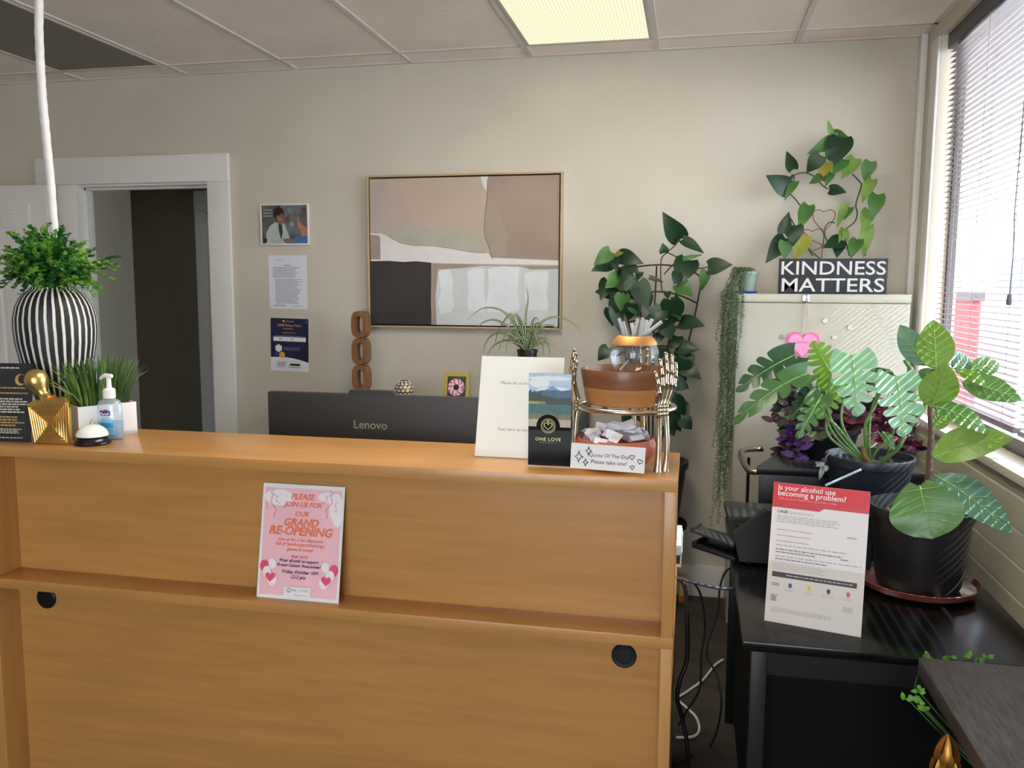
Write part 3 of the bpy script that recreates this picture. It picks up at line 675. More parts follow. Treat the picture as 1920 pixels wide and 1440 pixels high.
# quote card
c0, c1 = atY(1069, 877, 1.812), atY(1208, 888, 1.812); tl = atY(1073, 830, 1.816); cw = (c1-c0).length
qc = thing('quote_card', 'white card reading Quote Of The Day leaning on the terracotta bowl', 'card', c0+V((cw/2, 0, 0)))
s = Sheet(cw, (tl-c0).length, paperw, th=.0012)
s.text('Quote Of The Day', .52, .56, .54, ink, bold=.004); s.text('Please take one!', .52, .32, .48, ink, bold=.004)
for x, y, r in ((.11, .47, .055), (.24, .72, .042), (.205, .26, .036)): s.star(x, y, r*1.1, ink, .0018)
for x, y, r, ro in ((.825, .60, .036, -.1), (.935, .45, .036, .25), (.835, .2, .03, -.1)): s.heart(x, y, r, ink, .0016, -ro)
s.place(c0, c1, tl); obj('printed_card', s.m, s.mats, qc, 0)
# silver skeleton-arm stand
silver = P('aged_silver', (206, 192, 168), .26, 1, var=.15, vscale=40)
RC = V((-.145, 1.955, 1.228)); RR = .112
sk = thing('skeleton_arm_stand', 'silver stand of three skeleton arms holding a ring above the bowl', 'stand', V((RC.x, RC.y, CT)))
obj('ring', M().tube([RC+V((RR*cos(2*pi*i/48), RR*sin(2*pi*i/48), 0)) for i in range(49)], .0062, 12, cap=False), silver, sk, 60)
def bone(m, p, q, r, bow=V((0, 0, 0)), k0=1.5, k1=1.4):
    pts, rr = [], []
    for i in range(11):
        t = i/10; pts.append(p.lerp(q, t)+bow*4*t*(1-t)); rr.append(r*(1+(k0-1)*max(0, 1-t*6)**1.0+(k1-1)*max(0, 1-(1-t)*6)))
    m.tube(pts, rr, 10)
for ai, (ang_, mir) in enumerate(((-42, 1), (198, 1), (80, -1))):
    a = radians(ang_); n_ = V((cos(a), sin(a), 0)); u_ = V((-sin(a), cos(a), 0))*mir; up = V((0, 0, 1)); ft = V((RC.x, RC.y, CT))+n_*(RR+.002); wr = RC+n_*(RR+.004)
    if ft.y > 2.09: ft.y = 2.088
    m = M()
    bone(m, ft-u_*.010+n_*.002, wr-u_*.011-up*.012, .0066, u_*.003, 1.45, 1.2); bone(m, ft+u_*.013+n_*.004, wr+u_*.011-up*.010, .0060, u_*.002+n_*.004, 1.5, 1.4)
    arm = obj('arm_bones', m, silver, sk, 60)
    m = M()
    for i in range(9): m.ball(wr+u_*((i % 3)-1)*.0095+up*((i//3)*.0085-.004)+n_*(.002*((i*7) % 3)-.001), .0062, seg=10)
    for fi, (du, tipu, ln, base_l) in enumerate(((-.018, -.030, .070, .026), (-.010, -.016, .096, .042), (-.001, .001, .110, .044), (.009, .020, .104, .041), (.016, .034, .086, .038))):
        st = wr+u_*du+up*.020; segs = [base_l]+[(ln-base_l)*x for x in (.42, .33, .25)]; acc = 0; p = st
        for si, l in enumerate(segs):
            f0 = acc/ln; acc += l; f1 = acc/ln
            q = st+u_*(tipu-du)*f1+up*acc+n_*(.004+.010*sin(f1*2.2))-n_*.006*f1*f1
            bone(m, p, q, .0056-.0006*si if fi else .0058-.0006*si, V((0, 0, 0)), 1.28, 1.3); p = q
        m.ball(p, .0040, seg=8)
    obj('hand_bones', m, silver, arm, 60)
# acacia bowl on the ring
bwood = P('acacia_dark', (132, 84, 50), .4, var=.3, vscale=5, stretch=(1, 1, 9), coat=.2); bwood2 = P('acacia_light', (190, 132, 76), .4, var=.15, vscale=5, stretch=(1, 1, 9), coat=.2)
Wb = V((RC.x, RC.y, RC.z+.007))
prof = [(0, 0), (.088, 0), (.092, .004), (.0965, .030), (.0985, .040), (.106, .078), (.105, .082), (.1015, .082), (.1, .078), (.092, .028), (.085, .012), (0, .010)]
wbowl = obj('wooden_bowl', M().lathe(prof, Wb, 64, mis=[1, 1, 1, 1, 0, 0, 0, 0, 0, 0, 0]), [bwood, bwood2], org=Wb, smooth=50); tag(wbowl, 'two-tone wooden bowl resting inside the skeleton arm stand', 'bowl')
# glass goblet with gold band
Gc = V((RC.x+.018, RC.y-.005, Wb.z+.010)); glassm = bpy.data.materials.new('clear_glass'); glassm.use_nodes = True; b = glassm.node_tree.nodes['Principled BSDF']; b.inputs['Transmission Weight'].default_value = 1; b.inputs['Roughness'].default_value = 0; b.inputs['IOR'].default_value = 1.2
gobm = clear('goblet_glass', (246, 248, 252), .16, .01)
gob = thing('glass_goblet', 'round clear goblet with gold rim band standing in the wooden bowl', 'goblet', Gc)
zc = .1035; R_ = .0575
g = [(0, 0), (.034, 0), (.033, .003), (.010, .008), (.006, .014), (.006, .050), (.012, zc-R_*.985)]
g += [(R_*sin(t), zc-R_*cos(t)) for t in [0.32+i*(2.02-.32)/14 for i in range(15)]]
ztop = g[-1]
obj('glass_body', M().lathe(g, Gc, 48), gobm, gob, 60)
band = [(R_*sin(t)+.0006, zc-R_*cos(t)) for t in [2.0+i*(.42)/6 for i in range(7)]]; band += [(band[-1][0]-.002, band[-1][1]+.0005), (band[-1][0]-.003, band[-1][1]-.002)]+[(r-.0025, z) for r, z in band[::-1]]
obj('gold_band', M().lathe(band, Gc, 48), P('gold_leaf', (200, 150, 92), .55, .8, var=.1, vscale=20), gob, 60)
# pens
penb = P('pen_white', (176, 176, 178), .4); peng = P('pen_grey', (112, 112, 116), .4)
for i, (tx, ty, bx, by, dy) in enumerate(((1160, 597, 1186, 680, -.01), (1168, 603, 1190, 684, .01), (1196, 597, 1176, 682, 0), (1205, 596, 1192, 685, -.015), (1213, 600, 1188, 684, .012), (1223, 598, 1180, 683, .004), (1241, 603, 1156, 668, -.008), (1184, 606, 1200, 682, .02))):
    p, q = atY(tx, ty, Gc.y+dy), atY(bx, by, Gc.y+dy*.4); c = (p+q)/2
    t = thing('pen', 'white and grey ballpoint pen standing in the gold-rimmed goblet', 'pen', q, 'pens in the goblet')
    obj('barrel', M().tube([q.lerp(p, .42), q.lerp(p, .45), q.lerp(p, .99), p], [.0036, .0042, .0042, .0036], 10), penb, t)
    obj('grip', M().tube([q, q.lerp(p, .08), q.lerp(p, .44)], [.001, .0036, .0038], 10), peng, t)
o = obj('paper_stick', M().tube([atY(1162, 694, Gc.y-.05), atY(1178, 676, Gc.y-.045)], .0022, 8), penb, org=Gc); tag(o, 'thin white stick lying in the wooden bowl beside the goblet foot', 'stick')

# flyer on the ledge
fb0 = V((atY(481, 1121, 1.826).x, 1.826, SH)); fb1 = V((atY(633, 1134, 1.826).x, 1.826, SH)); tl = fb0+V((.008, .054, .283)); fw = .2159
fb1 = fb0+(fb1-fb0).normalized()*fw
fl = thing('event_flyer', 'pink grand re-opening flyer in a clear sleeve leaning on the desk ledge', 'flyer', fb0+V((fw/2, 0, 0)))
pk, pk2, org_, hot, navy, rose = P('flyer_pink', (250, 196, 204), .5, var=.03), P('flyer_white', (250, 240, 242), .5), P('flyer_orange', (244, 128, 78), .5), P('flyer_rose', (236, 80, 120), .5), P('flyer_navy', (44, 40, 104), .5), P('flyer_ribbon', (214, 84, 116), .5)
s = Sheet(fw, .279, paperw); s.rect(.03, .03, .97, .965, pk)
s.ell(.2, .88, .18, .07, pk2); s.ell(.90, .82, .08, .12, pk2); s.ell(.80, .9, .12, .045, pk2); s.ell(.93, .74, .06, .09, pk2)
for x0, y0, sgn in ((.09, .93, 1), (.87, .95, -1)):
    s.line([(x0+sgn*(.02*sin(i*.9)+i*.007), y0-i*.018) for i in range(14)], .0014, rose); s.line([(x0+sgn*(.03+.02*cos(i*.8)+i*.006), y0+.02-.008*i+.01*sin(i*.8)) for i in range(16)], .001, rose)
    s.line([(x0+sgn*-.03+.012*cos(i*.8), y0-.08-.008*i) for i in range(12)], .001, hot)
for i in range(22): x = random.choice((random.uniform(.05, .3), random.uniform(.72, .95))); y = random.uniform(.76, .95); s.ell(x, y, .004, .003, random.choice((navy, rose, hot)), 6)
for tx, y, w2, mt, bo in (('PLEASE', .895, .29, org_, .02), ('JOIN US FOR', .82, .46, org_, .02), ('OUR', .745, .16, org_, .02), ('GRAND', .67, .42, org_, .03), ('RE-OPENING', .595, .78, org_, .03), ('Join us for a fun afternoon', .515, .56, org_, .012), ('full of hamburgers/hotdogs,', .475, .60, org_, .012), ('games & more!', .432, .32, org_, .012), ('PINK OUT!', .372, .2, hot, .015), ('Wear all pink to support', .333, .48, navy, .012), ('Breast Cancer Awareness!', .297, .53, navy, .012), ('Friday, October 10', .237, .40, navy, .012), ('12-2 pm', .193, .18, navy, .012)):
    s.text(tx, .5, y, w2, mt, bold=bo, shear=.25)
s.text('th', .725, .247, .035, navy, bold=.012, shear=.2)
for cx_, fl_ in ((.14, 1), (.86, -1)):
    for dx, dy, r, mt in ((-.07, .07, .052, hot), (.04, .10, .048, pk2), (-.03, .01, .05, pk2), (.05, -.07, .055, pk2)): s.ell(cx_+fl_*dx*.9, .22+dy*.8, r, r*.95, mt)
    s.heart(cx_+fl_*.02, .185, .065, hot); s.line([(cx_+fl_*.02, .14), (cx_+fl_*.01, .05)], .0004, pk2); s.line([(cx_+fl_*.05, .13), (cx_+fl_*.05, .05)], .0004, pk2)
s.rect(.34, .02, .66, .115, paperw); s.text('NE LOVE', .535, .085, .20, grey_ink, spacing=1.2); s.text('Agency', .545, .045, .17, pale_ink, shear=.3, spacing=1.4); s.ring(.40, .083, .028, .0008, grey_ink); s.ring(.40, .083, .016, .0012, grey_ink); s.line([(.385, .075), (.40, .065), (.415, .075)], .001, grey_ink)
s.place(fb0, fb1, tl); o1, e1, e2, e3 = s.o, s.ex, s.ey, s.ez; obj('printed_page', s.m, s.mats, fl, 0)
m = M(); m.obox(o1-e1*.003-e3*.0022, e1*(fw+.006), e2*.29, e3*.0008); q_ = o1-e1*.003+e3*.0014; m.face([q_, q_+e1*(fw+.006), q_+e1*(fw+.006)+e2*.29, q_+e2*.29]); obj('clear_sleeve', m, acry, fl, 0)

# ------------------------------------------------------------------ back wall: pictures and papers
def wall_sheet(bl, wd, hg, mat, th=.0008, off=.0015):
    p = atY(bl[0], bl[1], D); p.y = D-off; s = Sheet(wd, hg, mat, th); s.org = p; return s
def put(s, name, label, cat, partname=None, tilt=0):
    s.place(s.org, s.org+V((s.w, 0, tilt*s.w)), s.org+V((-tilt*s.h, 0, s.h))); o = obj(name, s.m, s.mats, org=s.org, smooth=0); return tag(o, label, cat)
s = wall_sheet((506, 579), .2159, .279, P('notice_paper', (226, 226, 238), .7))
s.dashes(.40, .805, .58, .825, 1, ink, 1, .6)
s.ring(.17, .915, .03, .0008, pale_ink); s.dashes(.22, .895, .40, .93, 2, pale_ink, 2); s.dashes(.11, .58, .87, .79, 8, grey_ink, 3, .4, .25); s.dashes(.17, .10, .9, .565, 19, grey_ink, 4, .4, .25); s.dashes(.11, .05, .45, .08, 2, grey_ink, 5); s.dashes(.6, .045, .88, .06, 1, grey_ink, 6)
put(s, 'paper_notice', 'white typed notice page on the wall, middle of the three sheets', 'notice')
s = wall_sheet((508.5, 694), .2159, .279, P('poster_white', (232, 232, 240), .6)); nv, nv2, og, wh = P('poster_navy', (26, 30, 66), .5), P('poster_blue', (44, 78, 148), .5), P('poster_orange', (236, 164, 64), .5), paperw
s.poly([(0, .255)]+[(x/16, .255+.018*sin(x/16*pi*.9)-.09*(x/16)**2.2) for x in range(1, 16)]+[(1, .165), (1, 1), (0, 1)], nv)
s.ell(.345, .945, .03, .024, og, 6); s.dashes(.40, .93, .62, .955, 1, pale_ink, 1); s.text('UPS\u00ae Pickup Point', .49, .862, .62, og, bold=.012); s.dashes(.33, .79, .66, .815, 1, pale_ink, 2); s.dashes(.31, .715, .68, .735, 1, og, 3)
s.rect(.07, .645, .93, .675, nv2); s.dashes(.1, .655, .9, .668, 1, pale_ink, 9, .4); s.rect(.07, .565, .93, .645, wh); s.dashes(.22, .60, .32, .615, 1, ink, 5, 1); s.dashes(.52, .60, .62, .615, 1, ink, 6, 1)
s.poly([(.21+.10*cos(i*pi/3+pi/6), .43+.10*.774*sin(i*pi/3+pi/6)) for i in range(6)], wh); s.poly([(.30+.085*cos(i*pi/3+pi/6), .305+.085*.774*sin(i*pi/3+pi/6)) for i in range(6)], og); s.ell(.15, .32, .045, .035, nv2, 6); s.ell(.95, .94, .03, .03, nv2); s.ell(.84, .90, .015, .012, nv2)
s.dashes(.35, .39, .82, .46, 3, P('poster_dim', (110, 116, 150), .5), 7); s.line([(.13, .06), (.85, .06), (.85, .185), (.13, .185), (.13, .06)], .0008, grey_ink); s.dashes(.17, .08, .42, .17, 4, grey_ink, 8); s.rect(.51, .105, .78, .145, ink); s.dashes(.46, .065, .84, .09, 1, grey_ink, 9)
put(s, 'pickup_poster', 'navy and white parcel pickup poster, lowest of three sheets on the wall', 'poster', tilt=-.02)
# framed photo
p = atY(491, 460, D); fw_, fh_ = .272, .212; o_ = V((p.x, D-.012, p.z)); pf = thing('framed_photo', 'small white-framed photo of two people talking, on the wall by the door', 'picture', o_+V((fw_/2, .01, 0)))
m = M()
for a_, b2 in (((0, 0), (fw_, .008)), ((0, fh_-.008), (fw_, fh_)), ((0, .008), (.008, fh_-.008)), ((fw_-.008, .008), (fw_, fh_-.008))): m.box(o_+V((a_[0], 0, a_[1])), o_+V((b2[0], .0115, b2[1])), 0, .0015)
obj('frame', m, white, pf, 30)
s = Sheet(fw_-.014, fh_-.014, P('photo_dark', (70, 76, 78), .3, var=.35, vscale=14)); C_ = lambda nme, c, v=.1: P('photo_'+nme, c, .35, var=v, vscale=30)
s.rect(0, 0, .3, 1, C_('shelf', (92, 92, 84), .4)); s.rect(.42, .2, 1, 1, C_('blur', (104, 110, 116), .35))
for x, y, r, c in ((.55, .62, .07, (112, 78, 72)), (.66, .5, .05, (150, 150, 150)), (.92, .86, .06, (122, 66, 60)), (.62, .85, .05, (120, 130, 140)), (.7, .72, .05, (140, 96, 84)), (.52, .42, .06, (98, 112, 128))): s.ell(x, y, r, r*1.2, C_('bokeh%d' % int(x*100), c))
hair, skin1, coat, shirt, skin2, greyh, blue = C_('hair', (38, 32, 30)), C_('skin', (146, 96, 74)), C_('coat', (176, 190, 182)), C_('shirt', (52, 60, 56)), C_('skinb', (178, 122, 96)), C_('greyhair', (96, 98, 102), .3), C_('blue', (76, 112, 166))
s.ell(.38, .78, .12, .17, hair); s.poly([(.08, 0), (.1, .3), (.18, .47), (.3, .56), (.5, .52), (.55, .35), (.62, .12), (.62, 0)], coat); s.poly([(.36, .56), (.44, .54), (.46, .3), (.42, .1), (.38, .3)], shirt); s.poly([(.36, .6), (.45, .6), (.46, .5), (.38, .5)], skin1); s.ell(.405, .70, .075, .13, skin1); s.ell(.36, .83, .1, .1, hair)
s.line([(.375, .645), (.41, .632), (.445, .65)], .0018, C_('smile', (232, 220, 210))); s.ell(.385, .72, .008, .01, hair, 10); s.ell(.435, .72, .008, .01, hair, 10)
s.poly([(.5, 0), (.6, .1), (.78, .2), (.9, .24), (1, .22), (1, 0)], blue); s.poly([(.84, .4), (1, .4), (1, .2), (.86, .2)], skin2); s.poly([(.80, .72), (.78, .55), (.79, .46), (.84, .36), (.95, .34), (1, .4), (1, .78), (.9, .8)], skin2); s.poly([(.80, .72), (.83, .56), (.88, .5), (.94, .44), (1, .42), (1, .8), (.9, .82), (.83, .78)], greyh); s.ell(.855, .5, .02, .05, skin2)
s.poly([(.45, .12), (.6, .14), (.72, .09), (.7, .05), (.5, .03)], skin1); s.rect(.03, .04, .11, .14, ink); s.dashes(.04, .68, .24, .92, 3, pale_ink, 3, .35); s.dashes(.2, .07, .45, .11, 1, pale_ink, 4)
s.place(o_+V((.007, .004, .007)), o_+V((fw_-.007, .004, .007)), o_+V((.007, .004, fh_-.007))); obj('photo_print', s.m, s.mats, pf, 0)
# abstract painting
pb = atY(698, 612.5, D); x0, z0 = pb.x-.006, pb.z; x1, z1 = atY(1054, 613, D).x, atY(691, 331.5, D).z; wP, hP = x1-x0, z1-z0
pt = thing('abstract_painting', 'large abstract painting in taupe, white and black with thin wooden frame', 'painting', V((x0+wP/2, D, z0)))
m = M(); fwd = .009; dp = .042
for a_, b2 in (((0, 0), (wP, fwd)), ((0, hP-fwd), (wP, hP)), ((0, fwd), (fwd, hP-fwd)), ((wP-fwd, fwd), (wP, hP-fwd))): m.box((x0+a_[0], D-dp, z0+a_[1]), (x0+b2[0], D-.001, z0+b2[1]), 0, .0015)
obj('frame', m, P('pale_oak', (186, 160, 124), .5, var=.1, vscale=10), pt, 30)
gap = .016
m = M(); m.box((x0+fwd, D-.012, z0+fwd), (x0+wP-fwd, D-.003, z0+hP-fwd)); obj('backing', m, blackm, pt, 0)
cw_, ch_ = wP-2*gap, hP-2*gap
K = lambda nme, c, v=.10, vs=9, st=(1, 1, 1): P('paint_'+nme, c, .7, var=v, vscale=vs, bump=.25, bscale=90, stretch=st)
taupe, taupe2, sage, wht, lav, blk, gryb, bluew, brt = K('taupe', (186, 168, 154), .07, 4), K('mocha', (160, 140, 128), .09, 4), K('sage', (176, 172, 158), .06, 12), K('white', (224, 218, 218), .04, 12), K('mauve', (180, 164, 156), .08, 5), K('black', (54, 48, 48), .15, 5), K('stone', (158, 142, 130), .08), K('fog', (204, 205, 208), .06, 4, (3, 1, 1)), K('bright', (220, 224, 228), .05, 7)
s = Sheet(cw_, ch_, taupe, th=.02)
jit = lambda pts, a, sd: [(x+random.Random(sd+i).uniform(-a, a), y+random.Random(sd+50+i).uniform(-a, a)) for i, (x, y) in enumerate(pts)]
s.poly([(0, .55), (0, 1), (.10, 1), (.14, .8), (.2, .68), (.12, .6)], lav)
s.poly([(.635, 1), (.632, .86), (.62, .75), (.617, .66), (.62, .6), (.64, .53), (.66, .45), (1, .44), (1, 1)], taupe2)
s.poly([(.632, .86), (.62, .75), (.617, .66), (.62, .6), (.64, .53), (.66, .47), (.73, .47), (.74, .6), (.70, .72), (.66, .84)], P('paint_sage2', (162, 148, 135), .7, var=.05, vscale=10))
s.poly([(.595, 1), (.635, 1), (.628, .9), (.612, .93)], wht)
arc = [(.10, .61), (.13, .585), (.17, .56), (.23, .545), (.35, .54), (.45, .52), (.53, .50), (.62, .49)]
top = [(.62, .52), (.58, .60), (.55, .64), (.5, .62), (.48, .68), (.45, .66), (.4, .67), (.36, .66), (.31, .655), (.28, .68), (.22, .66), (.18, .70), (.13, .64)]
s.poly(arc+jit(top, .006, 3), sage)
s.poly([(0, .635), (.03, .625), (.06, .63), (.095, .61)]+arc[1:]+[(.635, .49), (.65, .46), (1, .44), (1, .41), (0, .43)], wht)
s.poly([(0, .62), (.045, .615), (.055, .6), (.055, .45), (0, .45)], gryb)
s.line([(.632, .98), (.63, .86), (.62, .75), (.614, .66), (.62, .6), (.64, .53), (.66, .45)], .003, P('paint_line', (96, 84, 78), .7)); s.line(arc, .0018, P('paint_line', (96, 84, 78), .7))
s.poly([(.0, 0), (.333, 0), (.33, .15), (.332, .3), (.333, .427), (.25, .437), (.18, .432), (.1, .44), (0, .438)], blk)
s.poly([(.335, 0), (1, 0), (1, .40), (.8, .405), (.6, .41), (.335, .425)], gryb); s.poly([(.36, .0), (1, .0), (1, .385), (.86, .38), (.8, .40), (.6, .405), (.5, .39), (.37, .38), (.355, .2)], bluew)
for xa, xb, ya, sd in ((.375, .445, .38, 1), (.53, .62, .39, 2), (.635, .80, .40, 3), (.83, .95, .38, 4)):
    s.poly(jit([(xa, ya-.02), ((xa+xb)/2, ya), (xb-.005, ya-.01), (xb, .3), (xb-.004, .22), (xb+.006, .14), (xb-.01, .08), ((xa+xb)/2, .05), (xa+.01, .07), (xa-.004, .16), (xa+.004, .24), (xa, .3)], .006, sd*100), brt)
s.poly([(.36, .07), (.5, .1), (.7, .09), (.9, .11), (.99, .1), (.99, .02), (.36, .02)], P('paint_fog2', (206, 208, 212), .7, var=.06, vscale=8)); s.line([(.335, .0), (.337, .2), (.336, .42)], .007, K('ridge', (170, 150, 140)))
s.place((x0+gap, D-.034, z0+gap), (x0+gap+cw_, D-.034, z0+gap), (x0+gap, D-.034, z0+gap+ch_)); obj('canvas', s.m, s.mats, pt, 0)

# ------------------------------------------------------------------ credenza with ornaments
CRZ = atY(760, 743, 4.08).z; crx1 = atY(1085, 760, 3.62).x; crx0 = atY(514, 740, 3.62).x
cr = thing('credenza', 'dark charcoal credenza along the back wall behind the monitor', 'cabinet', V(((crx0+crx1)/2, 3.86, 0)))
obj('body', M().box((crx0+.02, 3.64, .06), (crx1-.01, D-.02, CRZ-.025), 0, .003), P('charcoal_laminate', (64, 64, 66), .5), cr); obj('top', M().box((crx0, 3.62, CRZ-.025), (crx1, D-.018, CRZ), 0, .003), P('charcoal_top', (74, 74, 76), .45), cr); obj('plinth', M().box((crx0+.04, 3.68, 0), (crx1-.03, D-.03, .06)), blackm, cr, 0)
cm = (crx0+crx1)/2
for xa, xb in ((crx0+.03, cm-.003), (cm+.003, crx1-.02)): obj('door', M().box((xa, 3.632, .1), (xb, 3.64, CRZ-.04), 0, .002), P('charcoal_laminate', (64, 64, 66), .5), cr)
OY = 3.93
# carved wooden link sculpture
cb = atY(679, 735, OY); cb.z = CRZ; k = mpp(cb); ws = thing('wood_link_sculpture', 'carved brown wood sculpture of three stacked open links on the credenza', 'sculpture', cb)
cw2 = P('carved_wood', (128, 84, 48), .55, var=.3, vscale=8, stretch=(6, 6, 1), bump=.3, bscale=60)
bz = atY(679, 733, OY).z-CRZ; hgt = atY(679, 583, OY).z-CRZ-bz; lh = hgt/3
m = M()
for i in range(3):
    cz = CRZ+bz+lh*(i+.5); n_ = 40; outer, inner = [], []
    for j in range(n_):
        t = 2*pi*j/n_; ce, se = cos(t), sin(t); pw = lambda v, e: abs(v)**e*(1 if v > 0 else -1)
        outer.append((pw(ce, .75)*.047*(1-.0*abs(se)), pw(se, .55)*lh/2)); inner.append((pw(ce, .8)*.016, pw(se, .6)*lh*.30))
    dpt = .028; ver = []
    for y_, sc_ in ((-dpt, .88), (-dpt*.5, 1), (dpt*.5, 1), (dpt, .88)):
        ver.append(([m.bm.verts.new((cb.x+a_*sc_, OY+y_, cz+c_*(1 if sc_ == 1 else .97))) for a_, c_ in outer], [m.bm.verts.new((cb.x+a_*(1.12 if sc_ < 1 else 1), OY+y_, cz+c_*(1.06 if sc_ < 1 else 1))) for a_, c_ in inner]))
    for q in range(3):
        for j in range(n_):
            j2 = (j+1) % n_; m.bm.faces.new((ver[q][0][j], ver[q][0][j2], ver[q+1][0][j2], ver[q+1][0][j])); m.bm.faces.new((ver[q][1][j2], ver[q][1][j], ver[q+1][1][j], ver[q+1][1][j2]))
    for q in (0, 3):
        for j in range(n_): j2 = (j+1) % n_; m.bm.faces.new((ver[q][0][j], ver[q][1][j], ver[q][1][j2], ver[q][0][j2]))
obj('links', m, cw2, ws, 50)
obj('base', M().lathe([(0, 0), (.066, 0), (.070, .004), (.070, bz-.008), (.066, bz-.002), (.05, bz), (0, bz)], cb, 36, sy=.6), P('grey_wood_base', (120, 106, 92), .6, var=.2), ws)
# mosaic candle holder
cb = atY(758, 741, OY); cb.z = CRZ; R0 = .049; mz = thing('mosaic_candle_holder', 'round gold candle holder with white diamond mosaic on the credenza', 'candle holder', cb)
pr_ = [(R0*sin(t), .042-R0*cos(t)) for t in [.55+i*(2.75-.55)/14 for i in range(15)]]; pr_ = [(0, pr_[0][1])]+pr_+[(.016, pr_[-1][1]-.004), (0, .03)]
z_ = pr_[0][1]-.012; pr_ = [(r, z-z_) for r, z in pr_]; obj('globe', M().lathe(pr_, cb, 40), P('dark_gold', (150, 112, 52), .3, .8), mz, 60)
m = M(); cc = cb+V((0, 0, .042-z_))
for ri, (t, nn) in enumerate(((.85, 12), (1.2, 14), (1.55, 14), (1.9, 14), (2.22, 13), (2.5, 10))):
    for j in range(nn):
        a = 2*pi*(j+.5*(ri % 2))/nn; n_ = V((sin(t)*cos(a), sin(t)*sin(a), -cos(t))); e_ = V((-sin(a), cos(a), 0)); h_ = n_.cross(e_); c = cc+n_*(R0+.0008); sz = pi*R0*sin(t)/nn*.92; sh = R0*.165
        m.prism([c+e_*sz, c+h_*sh, c-e_*sz, c-h_*sh], n_*.0012)
obj('mosaic_tiles', m, P('mirror_white', (232, 230, 224), .15, .2), mz, 0)
# flower photo in gold frame
fb = atY(854, 741, OY); fb.z = CRZ; ff = thing('small_photo_frame', 'small gold-framed picture of a pink and white flower on the credenza', 'picture frame', fb)
wd = .128; s = Sheet(wd, .145, P('gold_satin', (196, 172, 96), .4, .5), th=.012); gr_, fp, fw3, fc = P('flower_leaf', (52, 78, 44), .5, var=.4, vscale=40), P('flower_pink', (226, 96, 150), .5), P('flower_white', (240, 226, 234), .5), ink
s.rect(.15, .12, .87, .86, gr_)
for i in range(22): a = 2*pi*i/22; s.ell(.5+.25*cos(a), .49+.22*sin(a), .075, .075, fp if i % 2 else fw3, 10)
for i in range(18): a = 2*pi*i/18; s.ell(.5+.17*cos(a), .49+.15*sin(a), .06, .06, fw3 if i % 3 else fp, 10)
s.ell(.5, .49, .11, .10, fc)
s.place(fb+V((-wd/2, 0, .001)), fb+V((wd/2, .006, .001)), fb+V((-wd/2+.005, .03, .15))); obj('frame_and_print', s.m, s.mats, ff, 0)
m = M(); m.obox(fb+V((-.01, .015, 0)), V((.02, 0, 0)), V((0, .003, .0)), V((0, 0, .003))); m.hexa([fb+V(q) for q in ((-.01, .07, 0), (.01, .07, 0), (-.01, .074, 0), (.01, .074, 0), (-.01, .03, .08), (.01, .03, .08), (-.01, .034, .08), (.01, .034, .08))]); obj('easel_back', m, blackm, ff, 0)
# spider plant
sb = atY(988, 745, 3.84); sb.z = CRZ; zr = atY(988, 655, 3.84).z; hp = zr-CRZ; spd = thing('spider_plant', 'spider plant with arching striped leaves in a black pot on the credenza', 'plant', sb)
obj('pot', M().lathe([(0, 0), (.036, 0), (.040, hp*.5), (.046, hp-.012), (.049, hp-.012), (.049, hp), (.045, hp), (.043, hp-.02), (0, hp-.022)], sb, 36), blackp, spd); obj('soil', M().lathe([(0, hp-.015), (.043, hp-.019), (0, hp-.02)], sb, 24), soil, spd)
m = M(); crn = sb+V((0, 0, hp-.015)); rnd = random.Random(5)
px_paths = [[(985, 650), (985, 600), (990, 560), (986, 535)], [(980, 650), (965, 610), (940, 582), (905, 578), (876, 600)], [(980, 650), (960, 620), (930, 600), (905, 605), (888, 625)], [(988, 650), (1010, 610), (1040, 594), (1070, 603), (1092, 627)], [(988, 652), (1008, 620), (1030, 610), (1048, 618), (1056, 636)], [(978, 650), (965, 605), (955, 590), (935, 620), (925, 655)], [(982, 650), (972, 600), (966, 590), (958, 605), (950, 630)], [(990, 650), (1000, 615), (1010, 606), (1020, 620), (1024, 655)], [(978, 652), (955, 630), (930, 625), (912, 640), (904, 665)], [(988, 652), (1005, 635), (1022, 638), (1030, 655), (1030, 668)], [(980, 652), (960, 640), (940, 640), (922, 652), (912, 670)], [(984, 650), (980, 615), (976, 600), (970, 592), (962, 600)], [(988, 650), (996, 615), (1000, 600), (1006, 596), (1012, 604)], [(980, 652), (966, 632), (950, 628), (938, 645), (934, 665)], [(988, 652), (1002, 640), (1012, 640), (1018, 652), (1018, 668)], [(984, 650), (975, 630), (965, 622), (952, 640), (948, 664)], [(986, 650), (993, 630), (1000, 622), (1008, 640), (1010, 664)]]
for i, pa in enumerate(px_paths):
    dy = rnd.uniform(-.10, .06); n_ = len(pa); ctrl = [crn]+[atY(x, y, 3.84+dy*j/(n_-1)) for j, (x, y) in enumerate(pa)][1:]
    dense = []
    for j in range(len(ctrl)-1):
        p0, p1, p2, p3 = ctrl[max(j-1, 0)], ctrl[j], ctrl[j+1], ctrl[min(j+2, len(ctrl)-1)]
        for q in range(5):
            t = q/5; dense.append(.5*((2*p1)+(p2-p0)*t+(2*p0-5*p1+4*p2-p3)*t*t+(3*p1-p0-3*p2+p3)*t**3))
    dense.append(ctrl[-1]); m.blade(dense, .011, 0)
    m.blade([p+V((0, -.0012, .0006)) for p in dense], .0032, 1)
for i in range(26):
    a = rnd.uniform(0, 2*pi); l = rnd.uniform(.06, .15); h_ = rnd.uniform(.06, .12); d = V((cos(a), sin(a)*.8, 0))
    dense = [crn+d*l*t+V((0, 0, h_*(2.2*t-1.9*t*t))) for t in [q/9 for q in range(10)]]; m.blade(dense, .009, 0); m.blade([p+V((0, -.001, .0006)) for p in dense], .0035, 1)
